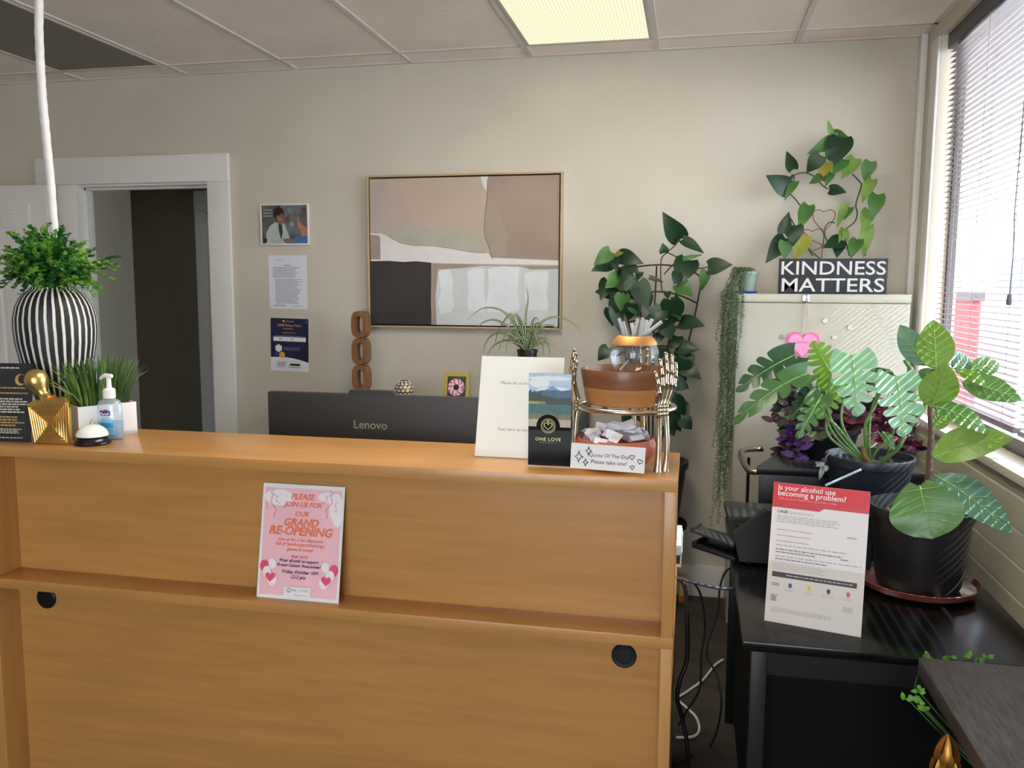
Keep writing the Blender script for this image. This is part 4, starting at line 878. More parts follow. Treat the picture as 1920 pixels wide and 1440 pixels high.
obj('leaves', m, [P('spider_green', (62, 94, 48), .5, var=.15, vscale=20, trans=.2), P('spider_cream', (206, 212, 168), .5, trans=.2)], spd, 60)

# ------------------------------------------------------------------ climbing plants
def cpath(ctrl, n=6):
    dense = []
    for j in range(len(ctrl)-1):
        p0, p1, p2, p3 = ctrl[max(j-1, 0)], ctrl[j], ctrl[j+1], ctrl[min(j+2, len(ctrl)-1)]
        for q in range(n):
            t = q/n; dense.append(.5*((2*p1)+(p2-p0)*t+(2*p0-5*p1+4*p2-p3)*t*t+(3*p1-p0-3*p2+p3)*t**3))
    return dense+[ctrl[-1]]
lg = {'d': P('leaf_deep', (26, 58, 32), .38, var=.2, vscale=14, trans=.12), 'm': P('leaf_mid', (66, 112, 46), .4, var=.2, vscale=14, trans=.18), 'l': P('leaf_light', (120, 156, 72), .42, var=.2, vscale=14, trans=.22), 'y': P('leaf_yellow', (150, 148, 44), .45, var=.25, vscale=14, trans=.22), 'b': P('leaf_bronze', (104, 72, 32), .5, var=.2, vscale=14, trans=.15)}
LK = ['d', 'm', 'l', 'y', 'b']; LM = [lg[k_] for k_ in LK]
def leafpx(m, tr, lst, Y, dep=.05, seed=1, shape='heart'):
    rnd = random.Random(seed)
    for bx, by, tx, ty, w, kk in lst:
        p, q = atY(*tr(bx, by), Y+rnd.uniform(-dep, dep*.4)), atY(*tr(tx, ty), Y-rnd.uniform(.2, 1)*dep)
        q.y = max(q.y, p.y-.06)
        wd = w*1.12*tr(0, 0, True)*mpp(p)
        m.leaf(p, q, wd, LK.index(kk), (V((0, 0, EYE+.4))-p).normalized()+V((rnd.uniform(-.25, .25), 0, rnd.uniform(0, .5))), rnd.uniform(.02, .12), rnd.uniform(.05, .2), shape, 9)
T7 = lambda x, y, s=False: 1/3.2727 if s else (1080+x/3.2727, 380+y/3.2727)
T8 = lambda x, y, s=False: 1/3.788 if s else (1400+x/3.788, 200+y/3.788)
TY = 3.92
tp = thing('trellis_pothos', 'dark green climbing pothos on a fan trellis against the back wall', 'plant', V((-.12, TY, 0)))
leaves = [(640, 222, 530, 57, 115, 'd'), (655, 226, 787, 310, 62, 'd'), (540, 308, 532, 248, 55, 'd'), (660, 345, 770, 318, 26, 'm'), (812, 395, 960, 380, 100, 'd'), (800, 415, 768, 545, 60, 'm'), (690, 352, 622, 512, 135, 'd'), (620, 430, 600, 505, 60, 'd'), (625, 500, 715, 575, 95, 'm'), (212, 300, 108, 385, 85, 'm'), (265, 325, 412, 372, 92, 'd'), (215, 370, 95, 418, 85, 'd'), (245, 318, 292, 308, 34, 'y'), (262, 458, 180, 522, 95, 'm'), (222, 545, 117, 547, 85, 'd'), (270, 480, 392, 520, 105, 'd'), (378, 488, 440, 655, 115, 'd'), (290, 560, 275, 668, 92, 'm'), (342, 620, 320, 722, 84, 'd'), (240, 640, 270, 795, 84, 'd'), (395, 428, 370, 482, 42, 'd'), (305, 420, 345, 475, 60, 'm'), (450, 458, 540, 488, 28, 'd'), (560, 545, 562, 590, 44, 'd'), (600, 580, 652, 648, 44, 'd'), (592, 598, 600, 745, 135, 'd'), (640, 735, 790, 755, 105, 'd'), (485, 690, 470, 800, 85, 'd'), (560, 760, 582, 842, 92, 'd'), (520, 800, 505, 862, 60, 'd'), (632, 890, 755, 900, 90, 'd'), (645, 900, 690, 985, 95, 'd'), (200, 893, 135, 970, 84, 'd'), (645, 998, 768, 1082, 100, 'd'), (600, 1100, 695, 1140, 84, 'd'), (600, 1200, 665, 1305, 95, 'd'), (560, 1270, 645, 1405, 105, 'd'), (650, 1325, 712, 1392, 85, 'd'), (300, 1300, 345, 1375, 66, 'd'), (195, 1262, 140, 1292, 44, 'd'), (560, 1360, 605, 1430, 90, 'd'), (530, 890, 508, 965, 84, 'd'), (690, 930, 655, 1010, 90, 'd'), (240, 420, 300, 480, 80, 'd'), (330, 480, 350, 600, 90, 'd'), (250, 590, 225, 700, 80, 'd'), (470, 640, 520, 720, 80, 'd'), (380, 1290, 420, 1360, 70, 'd'), (520, 1180, 480, 1260, 80, 'd'), (230, 330, 250, 420, 70, 'd'), (300, 380, 385, 430, 90, 'd'), (200, 480, 150, 600, 90, 'd'), (310, 500, 380, 590, 100, 'd'), (240, 500, 215, 590, 85, 'd'), (420, 560, 455, 640, 80, 'd'), (215, 650, 225, 760, 85, 'd'), (350, 610, 385, 700, 80, 'd'), (520, 660, 480, 760, 100, 'd'), (600, 640, 640, 720, 80, 'd'), (545, 720, 540, 830, 100, 'd'), (620, 820, 600, 900, 80, 'd'), (660, 960, 640, 1050, 95, 'd'), (610, 1030, 680, 1090, 80, 'd'), (560, 1180, 620, 1260, 90, 'd'), (330, 1310, 300, 1400, 80, 'd'), (640, 1240, 690, 1320, 80, 'd')]
m = M(); leafpx(m, T7, leaves, TY, .07, 2); obj('leaves', m, LM, tp, 60)
m = M()
for pa in ([(640, 222), (600, 270), (560, 305), (525, 345), (520, 450), (530, 540), (560, 565), (570, 700), (575, 900), (560, 1100), (580, 1300), (560, 1480)], [(560, 305), (640, 345), (740, 400), (810, 395)], [(770, 318), (700, 345), (610, 370), (540, 440)], [(250, 460), (240, 400), (235, 330)], [(260, 460), (255, 380), (262, 325)], [(220, 545), (210, 620), (240, 720), (300, 900), (330, 1300), (350, 1480)], [(380, 490), (360, 620), (400, 690)], [(640, 735), (600, 800), (580, 900)], [(640, 1000), (600, 960), (570, 900)], [(600, 1100), (570, 1060)], [(200, 900), (280, 880), (300, 900)], [(632, 890), (575, 870)]):
    m.tube(cpath([atY(*T7(x, y), TY+.01) for x, y in pa]), .0035, 6)
obj('stems', m, P('brown_stem', (92, 70, 48), .6), tp)
m = M()
for pa in ([(250, 440), (330, 405), (420, 387), (540, 382), (640, 396), (720, 425), (772, 462)], [(495, 390), (488, 540), (480, 680), (475, 1000), (470, 1480)], [(772, 462), (740, 640), (690, 850), (600, 1150), (520, 1480)], [(340, 405), (380, 600), (430, 900), (450, 1480)], [(640, 396), (615, 560), (580, 800), (520, 1100), (490, 1480)], [(250, 440), (300, 640), (380, 1000), (440, 1480)], [(300, 590), (430, 552), (540, 548), (640, 570), (748, 620)], [(320, 735), (480, 700), (600, 715), (712, 765)], [(360, 900), (510, 880), (610, 895), (660, 930)]):
    m.tube(cpath([atY(*T7(x, y), TY+.03) for x, y in pa]), .0042, 6)
obj('trellis', m, P('bronze_wire', (74, 56, 46), .5, .5), tp)
pc = atY(1230, 850, TY); obj('pot', M().lathe([(0, 0), (.11, 0), (.14, .26), (.15, .26), (.15, .29), (.138, .29), (.13, .26), (0, .25)], V((pc.x, TY-.02, .42)), 36), P('dark_pot', (44, 46, 48), .5), tp)
obj('plant_stand', (lambda q: (q.lathe([(0, .40), (.15, .40), (.15, .42), (0, .42)], V((pc.x, TY-.02, 0)), 32), [q.tube([V((pc.x+.1*cos(a), TY-.02+.1*sin(a), .40)), V((pc.x+.13*cos(a), TY-.02+.13*sin(a), 0))], .012, 8) for a in (.8, 2.4, 3.9, 5.5)], q)[-1])(M()), blackm, tp)
# cabinet
CB = (.19, 3.761, .885, D-.01, 1.48)
cream = P('cream_metal', (180, 176, 160), .32, var=.02, vscale=3, coat=.2)
cab = thing('storage_cabinet', 'tall cream metal storage cabinet in the corner by the window', 'cabinet', V((.54, 3.93, 0)))
obj('body', M().box((CB[0], CB[1]+.02, 0), (CB[2], CB[3], CB[4]), 0, .003), cream, cab)
rail_ = obj('top_rail', M().box((CB[0], CB[1], CB[4]-.036), (CB[2], CB[1]+.02, CB[4]), 0, .003), cream, cab)
cdoor = obj('door', M().box((CB[0]+.002, CB[1], .06), (CB[2]-.002, CB[1]+.019, CB[4]-.039), 0, .003), cream, cab)
p = atY(1511, 560, CB[1]); m = M(); m.box((p.x-.014, CB[1]-.006, p.z-.016), (p.x+.014, CB[1], p.z+.018), 0, .002); m.box((p.x-.008, CB[1]-.014, p.z-.012), (p.x+.010, CB[1]-.006, p.z-.002), 0, .002); obj('latch', m, steel, rail_, label='small chrome latch')
# magnets
for x, y, cf, lb, c in ((1465.5, 632, 0, 'round grey magnet left of the pink heart on the cabinet', (150, 150, 140)), (1546, 602, 0, 'round cream magnet nearest the heart ribbon on the cabinet', (214, 206, 188)), (1593, 614.5, 0, 'round cream magnet farthest right on the cabinet door', (214, 206, 188)), (1564, 633, 1, 'small oblong cream magnet right of the pink heart', (214, 206, 190)), (1462, 690, 2, 'tiny upright brown magnet below the grey round one', (140, 124, 100))):
    p = atY(x, y, CB[1]); p.y = CB[1]; m = M()
    if cf == 0: m.lathe([(0, 0), (.010, 0), (.0105, .003), (.009, .005), (0, .005)], p, 24, rot=Matrix.Rotation(pi/2, 4, 'X'))
    elif cf == 1: m.box(p+V((-.010, -.005, -.007)), p+V((.010, 0, .007)), 0, .002)
    else: m.box(p+V((-.005, -.005, -.010)), p+V((.005, 0, .010)), 0, .001)
    o = obj('magnet', m, P('magnet%d%d%d' % c, c, .4), org=p); tag(o, lb, 'magnet', 'magnets on the cabinet')
# heart card
hp_ = atY(1505, 645, CB[1]-.008); ht = thing('heart_ornament', 'pink paper heart hanging by a ribbon from the cabinet latch', 'ornament', hp_)
def heart_pts(c, r, y): return [V((c.x+r*16*sin(t)**3/17, y, c.z+r*(13*cos(t)-5*cos(2*t)-2*cos(3*t)-cos(4*t))/17)) for t in [2*pi*i/48 for i in range(48)]]
obj('border', M().prism(heart_pts(hp_, .072, CB[1]-.002), V((0, -.005, 0))), P('heart_pink', (232, 110, 172), .7, var=.2, vscale=60), ht, 20); obj('heart_face', M().prism(heart_pts(hp_, .060, CB[1]-.0072), V((0, -.0012, 0))), P('heart_pale', (240, 158, 204), .7, var=.06, vscale=40), ht, 20)
m = M(); m.box(hp_+V((-.025, -.0015, .010)), hp_+V((.018, -.001, .0112))); m.box(hp_+V((-.032, -.0015, .004)), hp_+V((.026, -.001, .0052))); m.box(hp_+V((-.004, -.0015, -.020)), hp_+V((.003, -.001, -.0188))); obj('writing', m, grey_ink, ht, 0)
m = M(); m.tube([atY(1512, 565, CB[1]-.01), atY(1507, 600, CB[1]-.006), atY(1505, 630, CB[1]-.006)], .0022, 6, flat=.4); m.tube([atY(1512, 565, CB[1]-.01), atY(1515, 582, CB[1]-.004), atY(1516, 596, CB[1]-.004)], .0014, 6, flat=.4); obj('ribbon', m, P('ribbon_pink', (240, 190, 206), .6), ht)
# sign KINDNESS MATTERS
SY = 3.80; p0, p1 = atY(1459.5, 550, SY), atY(1662, 551, SY); sw = p1.x-p0.x; shh = atY(1460, 485, SY).z-CB[4]
ks = thing('word_sign', 'black wooden block sign reading KINDNESS MATTERS on top of the cabinet', 'sign', V((p0.x+sw/2, SY+.015, CB[4])))
obj('block', M().box((p0.x, SY, CB[4]), (p1.x, SY+.03, CB[4]+shh), 0, .0015), P('sign_black', (40, 40, 48), .7, var=.1, vscale=20), ks)
m = M()
for txt, zc_, wd in (('KINDNESS', .735, .965), ('MATTERS', .255, .95)):
    me, a, b_, c_, d_ = text_mesh(txt, .008, 0, 1.0); kx = wd*sw/(b_-a); kz = shh*.385/(d_-c_)
    m.add_mesh(me, Matrix.Translation((p0.x+sw*(.5+.002), SY-.0012, CB[4]+shh*zc_)) @ Matrix.Rotation(pi/2, 4, 'X') @ Matrix.Diagonal((kx, kz, 1, 1)) @ Matrix.Translation((-(a+b_)/2, -(c_+d_)/2, 0)))
obj('lettering', m, P('sign_letter', (206, 206, 202), .7), ks, 0)
# variegated pothos on heart-shaped wire
HYP = 4.0
vp = thing('variegated_pothos', 'variegated pothos trained on a wire hoop behind the kindness sign', 'plant', V((.52, 3.95, CB[4])))
l8 = [(603, 192, 574, 90, 34, 'l'), (612, 188, 722, 216, 62, 'm'), (645, 228, 428, 338, 95, 'm'), (672, 222, 612, 425, 165, 'd'), (525, 345, 425, 470, 110, 'd'), (560, 392, 545, 500, 105, 'y'), (520, 470, 560, 535, 60, 'b'), (602, 470, 558, 568, 50, 'm'), (525, 500, 442, 548, 56, 'm'), (690, 375, 612, 480, 90, 'm'), (772, 368, 668, 515, 105, 'l'), (588, 592, 712, 606, 82, 'd'), (330, 445, 283, 316, 76, 'd'), (302, 590, 138, 488, 128, 'd'), (348, 530, 268, 664, 56, 'm'), (440, 700, 370, 872, 95, 'm'), (262, 900, 300, 746, 86, 'd'), (275, 935, 136, 1108, 120, 'd'), (340, 845, 330, 990, 118, 'd'), (412, 918, 338, 1092, 112, 'y'), (275, 955, 270, 1085, 90, 'm'), (880, 390, 832, 530, 92, 'm'), (892, 518, 818, 682, 84, 'l'), (930, 625, 888, 805, 105, 'm'), (872, 735, 822, 885, 90, 'l'), (862, 848, 828, 1072, 84, 'l'), (705, 690, 638, 865, 52, 'l'), (735, 715, 690, 805, 54, 'm'), (692, 865, 655, 965, 50, 'l'), (680, 950, 542, 1000, 105, 'd'), (660, 960, 640, 1075, 80, 'd'), (790, 945, 738, 1075, 92, 'm'), (815, 942, 825, 1018, 44, 'd'), (600, 300, 640, 420, 90, 'd'), (700, 880, 720, 960, 40, 'l'), (310, 495, 340, 530, 44, 'd')]
m = M(); leafpx(m, T8, l8, HYP, .05, 9); obj('leaves', m, LM, vp, 60)
m = M()
for pa in ([(290, 560), (300, 610), (340, 650), (390, 715), (420, 760)], [(300, 520), (350, 480), (420, 470), (480, 495)], [(480, 495), (540, 560), (580, 585)], [(750, 478), (800, 530), (815, 560), (790, 640), (775, 700), (785, 760), (765, 820), (700, 872)], [(625, 828), (590, 820), (555, 865), (560, 930), (585, 965)], [(600, 192), (595, 230), (610, 330), (590, 460)], [(870, 400), (880, 560), (900, 640), (870, 760), (860, 900), (840, 1060)], [(310, 790), (350, 860), (380, 920), (470, 1060)], [(690, 870), (700, 940), (730, 1060)], [(420, 760), (400, 870), (420, 980), (520, 1080)]):
    m.tube(cpath([atY(*T8(x, y), HYP+.012) for x, y in pa]), .0033, 6)
obj('stems', m, P('green_stem', (74, 84, 52), .6), vp)
m = M()
for pa in ([(545, 980), (545, 890), (510, 850), (475, 800), (475, 750), (510, 732), (548, 745), (590, 732), (622, 745), (628, 780), (600, 830), (548, 890)], [(545, 985), (470, 950), (420, 905), (400, 878), (440, 872), (465, 885), (500, 870), (530, 875), (548, 920), (540, 985), (530, 1090)], [(470, 1020), (520, 1005), (545, 985), (620, 1000), (720, 1005)]):
    m.tube(cpath([atY(*T8(x, y), HYP+.02) for x, y in pa]), .0022, 6)
obj('wire_hearts', m, P('rust_wire', (130, 84, 58), .5), vp)
obj('pot', M().lathe([(0, 0), (.05, 0), (.062, .11), (.066, .11), (.066, .125), (.058, .125), (.055, .10), (0, .10)], V((.52, 3.95, CB[4])), 32), P('grey_pot', (120, 122, 118), .5), vp)
# trailing plant on the cabinet corner
pp = atY(1400, 550, 3.83); pp = V((pp.x+.0, 3.84, CB[4]))
tr_ = thing('trailing_plant', 'trailing string plant in a grey-green pot hanging down the cabinet side', 'plant', pp)
hpz = atY(1400, 509, 3.84).z-CB[4]
tpot = obj('pot', M().lathe([(0, .008), (.034, .008), (.045, hpz-.012), (.050, hpz-.012), (.050, hpz), (.044, hpz), (.043, hpz-.02), (0, hpz-.02)], pp, 32), P('sage_pot', (122, 138, 124), .5), tr_)
obj('saucer', M().lathe([(0, 0), (.040, 0), (.046, .008), (.043, .010), (.038, .006), (0, .006)], pp, 32), P('blue_plastic', (36, 66, 190), .4), tpot, label='bright blue saucer')
m, ml = M(), M(); rnd = random.Random(21)
for i in range(46):
    st = pp+V((rnd.uniform(-.042, .02), rnd.uniform(-.04, .02), hpz-.005)); ex = rnd.gauss(CB[0]-.030, .013); ex = min(ex, CB[0]-.004); ey_ = rnd.uniform(3.70, 3.86)
    if rnd.random() < .12: ex = rnd.uniform(CB[0]-.01, CB[0]+.03); ey_ = rnd.uniform(3.70, 3.745)
    zl = CB[4]-rnd.choice((rnd.uniform(.1, .45), rnd.uniform(.3, .8), rnd.uniform(.7, 1.05)))
    if ex > CB[0]-.005: zl = CB[4]-rnd.uniform(.08, .32)
    path = [st, st+V((-.02, -.02, .018)), V((ex, ey_, CB[4]+.015))]
    nn = max(4, int((CB[4]-zl)/.05)); x_, y_ = ex, ey_
    for j in range(1, nn+1):
        x_ += rnd.gauss(-.0008, .004); y_ += rnd.gauss(0, .006); x_ = min(x_, CB[0]-.004) if ex < CB[0]-.004 else x_; y_ = min(y_, 3.75) if ex >= CB[0]-.004 else y_; path.append(V((x_, y_, CB[4]+.015-(CB[4]+.015-zl)*j/nn)))
    path = cpath(path, 3); m.tube(path, .0011, 4, cap=False)
    for j, p in enumerate(path):
        for q in range(4):
            pq = p.lerp(path[min(j+1, len(path)-1)], q/5); a = rnd.uniform(0, 2*pi); d = V((cos(a), sin(a), rnd.uniform(-.9, .5)))*rnd.uniform(.008, .014); ml.leaf(pq, pq+d, .0034, 0, None, .2, .1, 'oval', 2)
for i in range(240):
    a = rnd.uniform(0, 2*pi); r = .045*sqrt(rnd.random()); p = pp+V((r*cos(a)-.012, r*sin(a)-.012, hpz-.008+rnd.uniform(0, .018))); d = V((rnd.uniform(-1, .4), rnd.uniform(-1, .4), rnd.uniform(-.3, 1)))*.016; ml.leaf(p, p+d, .004, 0, None, .2, .1, 'oval', 2)
obj('vines', m, P('vine_stem', (84, 92, 60), .6), tr_); o = obj('vine_leaves', ml, P('vine_leaf', (74, 96, 62), .5, var=.25, vscale=30), tr_, 60); o['kind'] = 'stuff'

# ------------------------------------------------------------------ ceiling light and dark panel
def rib_emit(name, c, strength):
    mm = bpy.data.materials.new(name); mm.use_nodes = True; n = mm.node_tree.nodes; L = mm.node_tree.links; b = n['Principled BSDF']; b.inputs['Base Color'].default_value = lin((90, 90, 86)); b.inputs['Roughness'].default_value = .4
    t = n.new('ShaderNodeTexCoord'); w = n.new('ShaderNodeTexWave'); w.wave_type = 'BANDS'; w.bands_direction = 'X'; w.inputs['Scale'].default_value = 22; L.new(t.outputs['Object'], w.inputs[0])
    mr = n.new('ShaderNodeMapRange'); mr.inputs[3].default_value = .84*strength; mr.inputs[4].default_value = 1.06*strength; L.new(w.outputs['Fac'], mr.inputs[0]); L.new(mr.outputs[0], b.inputs['Emission Strength']); b.inputs['Emission Color'].default_value = lin(c); MATS[name] = mm; return mm
LX0, LX1, LY0, LY1 = -.773, -.201, CY-1.208, CY-.012
cl = thing('ceiling_light', 'lit rectangular fluorescent ceiling panel with ribbed diffuser', 'ceiling light', V((-.487, CY-.6, CEIL)))
m = M()
for a_, b2 in (((LX0, LY0), (LX1, LY0+.012)), ((LX0, LY1-.012), (LX1, LY1)), ((LX0, LY0+.012), (LX0+.018, LY1-.012)), ((LX1-.018, LY0+.012), (LX1, LY1-.012))): m.box((a_[0], a_[1], CEIL-.008), (b2[0], b2[1], CEIL-.001), 0, .001)
obj('frame', m, P('light_frame', (190, 188, 186), .4), cl, 30)
obj('diffuser', M().box((LX0+.018, LY0+.012, CEIL-.005), (LX1-.018, LY1-.012, CEIL-.002)), rib_emit('lit_diffuser', (252, 247, 208), .74), cl, 0)
for k_, (lx, ly) in enumerate(((-.487, CY-1.83),)):  # unseen extra panel, added to brighten the counter
    t = thing('ceiling_light', ('lit ceiling panel added out of view to brighten the desk counter', 'lit ceiling panel near the front windows')[k_], 'ceiling light', V((lx, ly, CEIL)))
    m = M()
    for a_, b2 in (((lx-.286, ly-.6), (lx+.286, ly-.588)), ((lx-.286, ly+.588), (lx+.286, ly+.6)), ((lx-.286, ly-.588), (lx-.268, ly+.588)), ((lx+.268, ly-.588), (lx+.286, ly+.588))): m.box((a_[0], a_[1], CEIL-.008), (b2[0], b2[1], CEIL-.001), 0, .001)
    obj('frame', m, P('light_frame', (190, 188, 186), .4), t, 30)
    obj('diffuser', M().box((lx-.268, ly-.588, CEIL-.005), (lx+.268, ly+.588, CEIL-.002)), rib_emit('bright_diffuser', (255, 246, 224), 11.5) if 'bright_diffuser' not in MATS else MATS['bright_diffuser'], t, 0)
dk_ = thing('unlit_ceiling_panel', 'unlit dark grey ceiling light panel at the upper left', 'ceiling light', V((-2.92, CY-.6, CEIL)))
m = M(); X0, X1 = -3.222, -2.625
for a_, b2 in (((X0, LY0), (X1, LY0+.014)), ((X0, LY1-.014), (X1, LY1)), ((X0, LY0+.014), (X0+.014, LY1-.014)), ((X1-.014, LY0+.014), (X1, LY1-.014))): m.box((a_[0], a_[1], CEIL-.009), (b2[0], b2[1], CEIL-.001), 0, .001)
obj('frame', m, P('panel_frame', (206, 200, 194), .4), dk_, 30); obj('diffuser', M().box((X0+.014, LY0+.014, CEIL-.004), (X1-.014, LY1-.014, CEIL-.001)), P('unlit_diffuser', (116, 110, 100), .5), dk_, 0)

# ------------------------------------------------------------------ window blinds
slatm = P('blind_slat', (82, 68, 74), .5, trans=.02); cordm = P('blind_cord', (150, 140, 146), .7)
BX = 1.005
def blind(name, label, y0, y1, zb, tilt, hasTassel):
    t = thing(name, label, 'blinds', V((BX, (y0+y1)/2, WZ1)))
    m = M(); m.box((BX-.022, y0, WZ1-.062), (BX+.02, y1, WZ1-.001), 0, .003); obj('headrail', m, P('headrail_grey', (66, 64, 68), .4), t, 30)
    m = M(); z = WZ1-.075; N = 0
    while z > zb+.02:
        row = None
        for i in range(5):
            s_ = (i/4-.5)*.0268; x_ = s_*cos(tilt); zz = z+s_*sin(tilt)+.0016*(1-(i/2-1)**2)
            r = (m.bm.verts.new((BX+x_, y0+.004, zz)), m.bm.verts.new((BX+x_, y1-.004, zz)))
            if row: m.bm.faces.new((row[0], row[1], r[1], r[0]))
            row = r
        z -= .0215
    obj('slats', m, slatm, t, 60)
    m = M(); m.box((BX-.013, y0+.002, zb-.004), (BX+.013, y1-.002, zb+.012), 0, .003); obj('bottom_rail', m, P('rail_grey', (120, 112, 120), .4), t, 30)
    m = M(); nC = 3
    for i in range(nC):
        y = y0+.10+(y1-y0-.20)*i/(nC-1)
        for dx in (-.0135, .0135): m.box((BX+dx-.0007, y-.0007, zb), (BX+dx+.0007, y+.0007, WZ1-.06))
        z = WZ1-.07
    obj('ladder_cords', m, cordm, t, 0)
    if hasTassel:
        m = M(); y = y0+.05; zt = atX(1885, 552, BX-.03).z
        m.tube([V((BX-.024, y, WZ1-.05)), V((BX-.032, y, 2.0)), V((BX-.034, y+.004, 1.75)), V((BX-.032, y-.004, 1.6)), V((BX-.033, y, zt))], .0018, 6); m.lathe([(0, 0), (.006, 0), (.007, -.008), (.009, -.028), (.006, -.034), (0, -.034)], V((BX-.033, y, zt)), 12); obj('pull_cord', m, P('cord_dark', (104, 96, 108), .6), t)
blind('window_blind', 'mini blind over the window nearest the back corner', 2.872, 3.835, 1.058, .11, True)
blind('window_blind', 'mini blind at the right picture edge, past the window mullion', 1.755, 2.838, 1.058, .13, False)

# ------------------------------------------------------------------ black table and what stands on it
TZ = .72; TX0, TX1, TY0, TY1 = .132, .775, 1.868, 2.93
gblk = P('glossy_black_laminate', (9, 9, 10), .18, spec=.4)
tb_ = thing('black_table', 'glossy black rectangular table below the window holding the printer and plants', 'table', V((.45, 2.4, 0)))
obj('table_top', M().box((TX0, TY0, TZ-.022), (TX1, TY1, TZ), 0, .003), gblk, tb_)
m = M()
for a_, b2 in (((TX0+.03, TY0+.03), (TX1-.03, TY0+.05)), ((TX0+.03, TY1-.05), (TX1-.03, TY1-.03)), ((TX0+.03, TY0+.05), (TX0+.05, TY1-.05)), ((TX1-.05, TY0+.05), (TX1-.03, TY1-.05))): m.box((a_[0], a_[1], TZ-.085), (b2[0], b2[1], TZ-.022))
obj('apron', m, blackp, tb_, 0)
for x in (TX0+.02, TX1-.06):
    for y in (TY0+.02, TY1-.06): obj('leg', M().box((x, y, 0), (x+.036, y+.04, TZ-.022), 0, .003), blackp, tb_)
obj('shade_filler_panel', M().box((TX0+.05, TY0+.12, .05), (TX1-.04, TY0+.14, TZ-.03)), blackm, tb_, 0); obj('side_panel', M().box((TX0+.045, TY0+.14, .05), (TX0+.06, TY1-.05, TZ-.03)), blackm, tb_, 0)  # black sheets added to deepen the shade under the table
# CAGE questionnaire easel
b0, b1 = atZ(1433, 1163, TZ), atZ(1614, 1195, TZ); ex = (b1-b0).normalized(); nrm_ = V((ex.y, -ex.x, 0)); sw = (b1-b0).length
best = None
for i in range(120):
    dlt = .02+i*.0015
    # back lean: point above b0 moved away from the viewer by dlt, matched to the top-left corner
    P0 = b0-nrm_*dlt; d = ray(1456, 904); tt = ((P0-V((0, 0, EYE))).dot(nrm_))/d.dot(nrm_); q = V((0, 0, EYE))+d*tt; off = abs((q-P0).dot(ex)-.006)
    if best is None or off < best[0]: best = (off, q)
tl = best[1]; tl = tl-ex*((tl-b0).dot(ex)); shh = (tl-b0).length
cg = thing('questionnaire_easel', 'red and white alcohol questionnaire card on an easel on the black table', 'sign', (b0+b1)/2)
red, cream_, beige = P('print_red', (214, 36, 48), .45), P('print_white', (232, 228, 230), .5), P('print_beige', (212, 206, 200), .5)
s = Sheet(sw, shh, cream_, th=.003)
s.rect(0, .86, 1, 1, red); s.poly([(0, .86), (0, .822), (.5, .822), (.55, .845), (1, .845), (1, .87), (0, .87)], P('print_red2', (196, 44, 56), .4))
s.poly([(.93, 1), (1, .955), (1, 1)], P('print_red3', (190, 50, 60), .4)) if False else None
s.text('Is your alcohol use', .055, .962, .60, paperw, bold=.01, align='l'); s.text('becoming a problem?', .055, .922, .71, paperw, bold=.01, align='l'); s.text('Talk to your health care provider today.', .06, .887, .62, P('print_pinkish', (236, 150, 150), .5), align='l')
s.text('CAGE', .06, .795, .11, ink, bold=.02, align='l'); s.text('Questionnaire', .18, .793, .27, pale_ink, align='l'); s.dashes(.06, .715, .72, .77, 4, pale_ink, 1, .4)
for i, (y, ln) in enumerate(((.665, .38), (.625, .36), (.585, .35), (.555, .75), (.525, .70), (.505, .42), (.475, .9), (.455, .55))): s.dashes(.07, y-.008, .07+ln, y+.006, 1, grey_ink if i in (4, 5, 7) else pale_ink, i+3, .5, .02)
s.dashes(.80, .655, .92, .675, 1, pale_ink, 20); s.dashes(.75, .50, .83, .515, 1, grey_ink, 21)
s.rect(0, 0, 1, .435, beige); s.dashes(.05, .375, .68, .425, 4, pale_ink, 22, .4); s.rect(.05, .325, .93, .362, P('print_bar', (58, 52, 62), .5)); s.dashes(.2, .338, .9, .35, 1, pale_ink, 23, .6, .02)
for x, c in ((.25, (60, 80, 170)), (.45, (226, 190, 40)), (.65, (60, 44, 90)), (.85, (210, 70, 60))): s.ell(x, .275, .02, .018, P('icon%d' % int(x*100), c, .5), 12); s.dashes(x-.06, .23, x+.06, .25, 2, pale_ink, int(x*50), .4)
s.dashes(.05, .26, .14, .285, 2, grey_ink, 30); s.dashes(.05, .15, .13, .20, 4, grey_ink, 31); s.dashes(.06, .075, .7, .11, 3, pale_ink, 32, .4); s.dashes(.8, .15, .92, .19, 3, pale_ink, 33)
s.place(b0, b1, tl); o1, e1, e2, e3 = s.o, s.ex, s.ey, s.ez; obj('printed_card', s.m, s.mats, cg, 0)
m = M(); c0 = b0.lerp(b1, .5); m.hexa([c0-ex*.05-nrm_*.13, c0+ex*.05-nrm_*.13, c0-ex*.05-nrm_*.134, c0+ex*.05-nrm_*.134, o1+e1*(sw/2-.04)+e2*shh*.7-e3*.004, o1+e1*(sw/2+.04)+e2*shh*.7-e3*.004, o1+e1*(sw/2-.04)+e2*shh*.7-e3*.007, o1+e1*(sw/2+.04)+e2*shh*.7-e3*.007]); obj('easel_leg', m, P('grey_board', (150, 146, 140), .8), cg, 0)
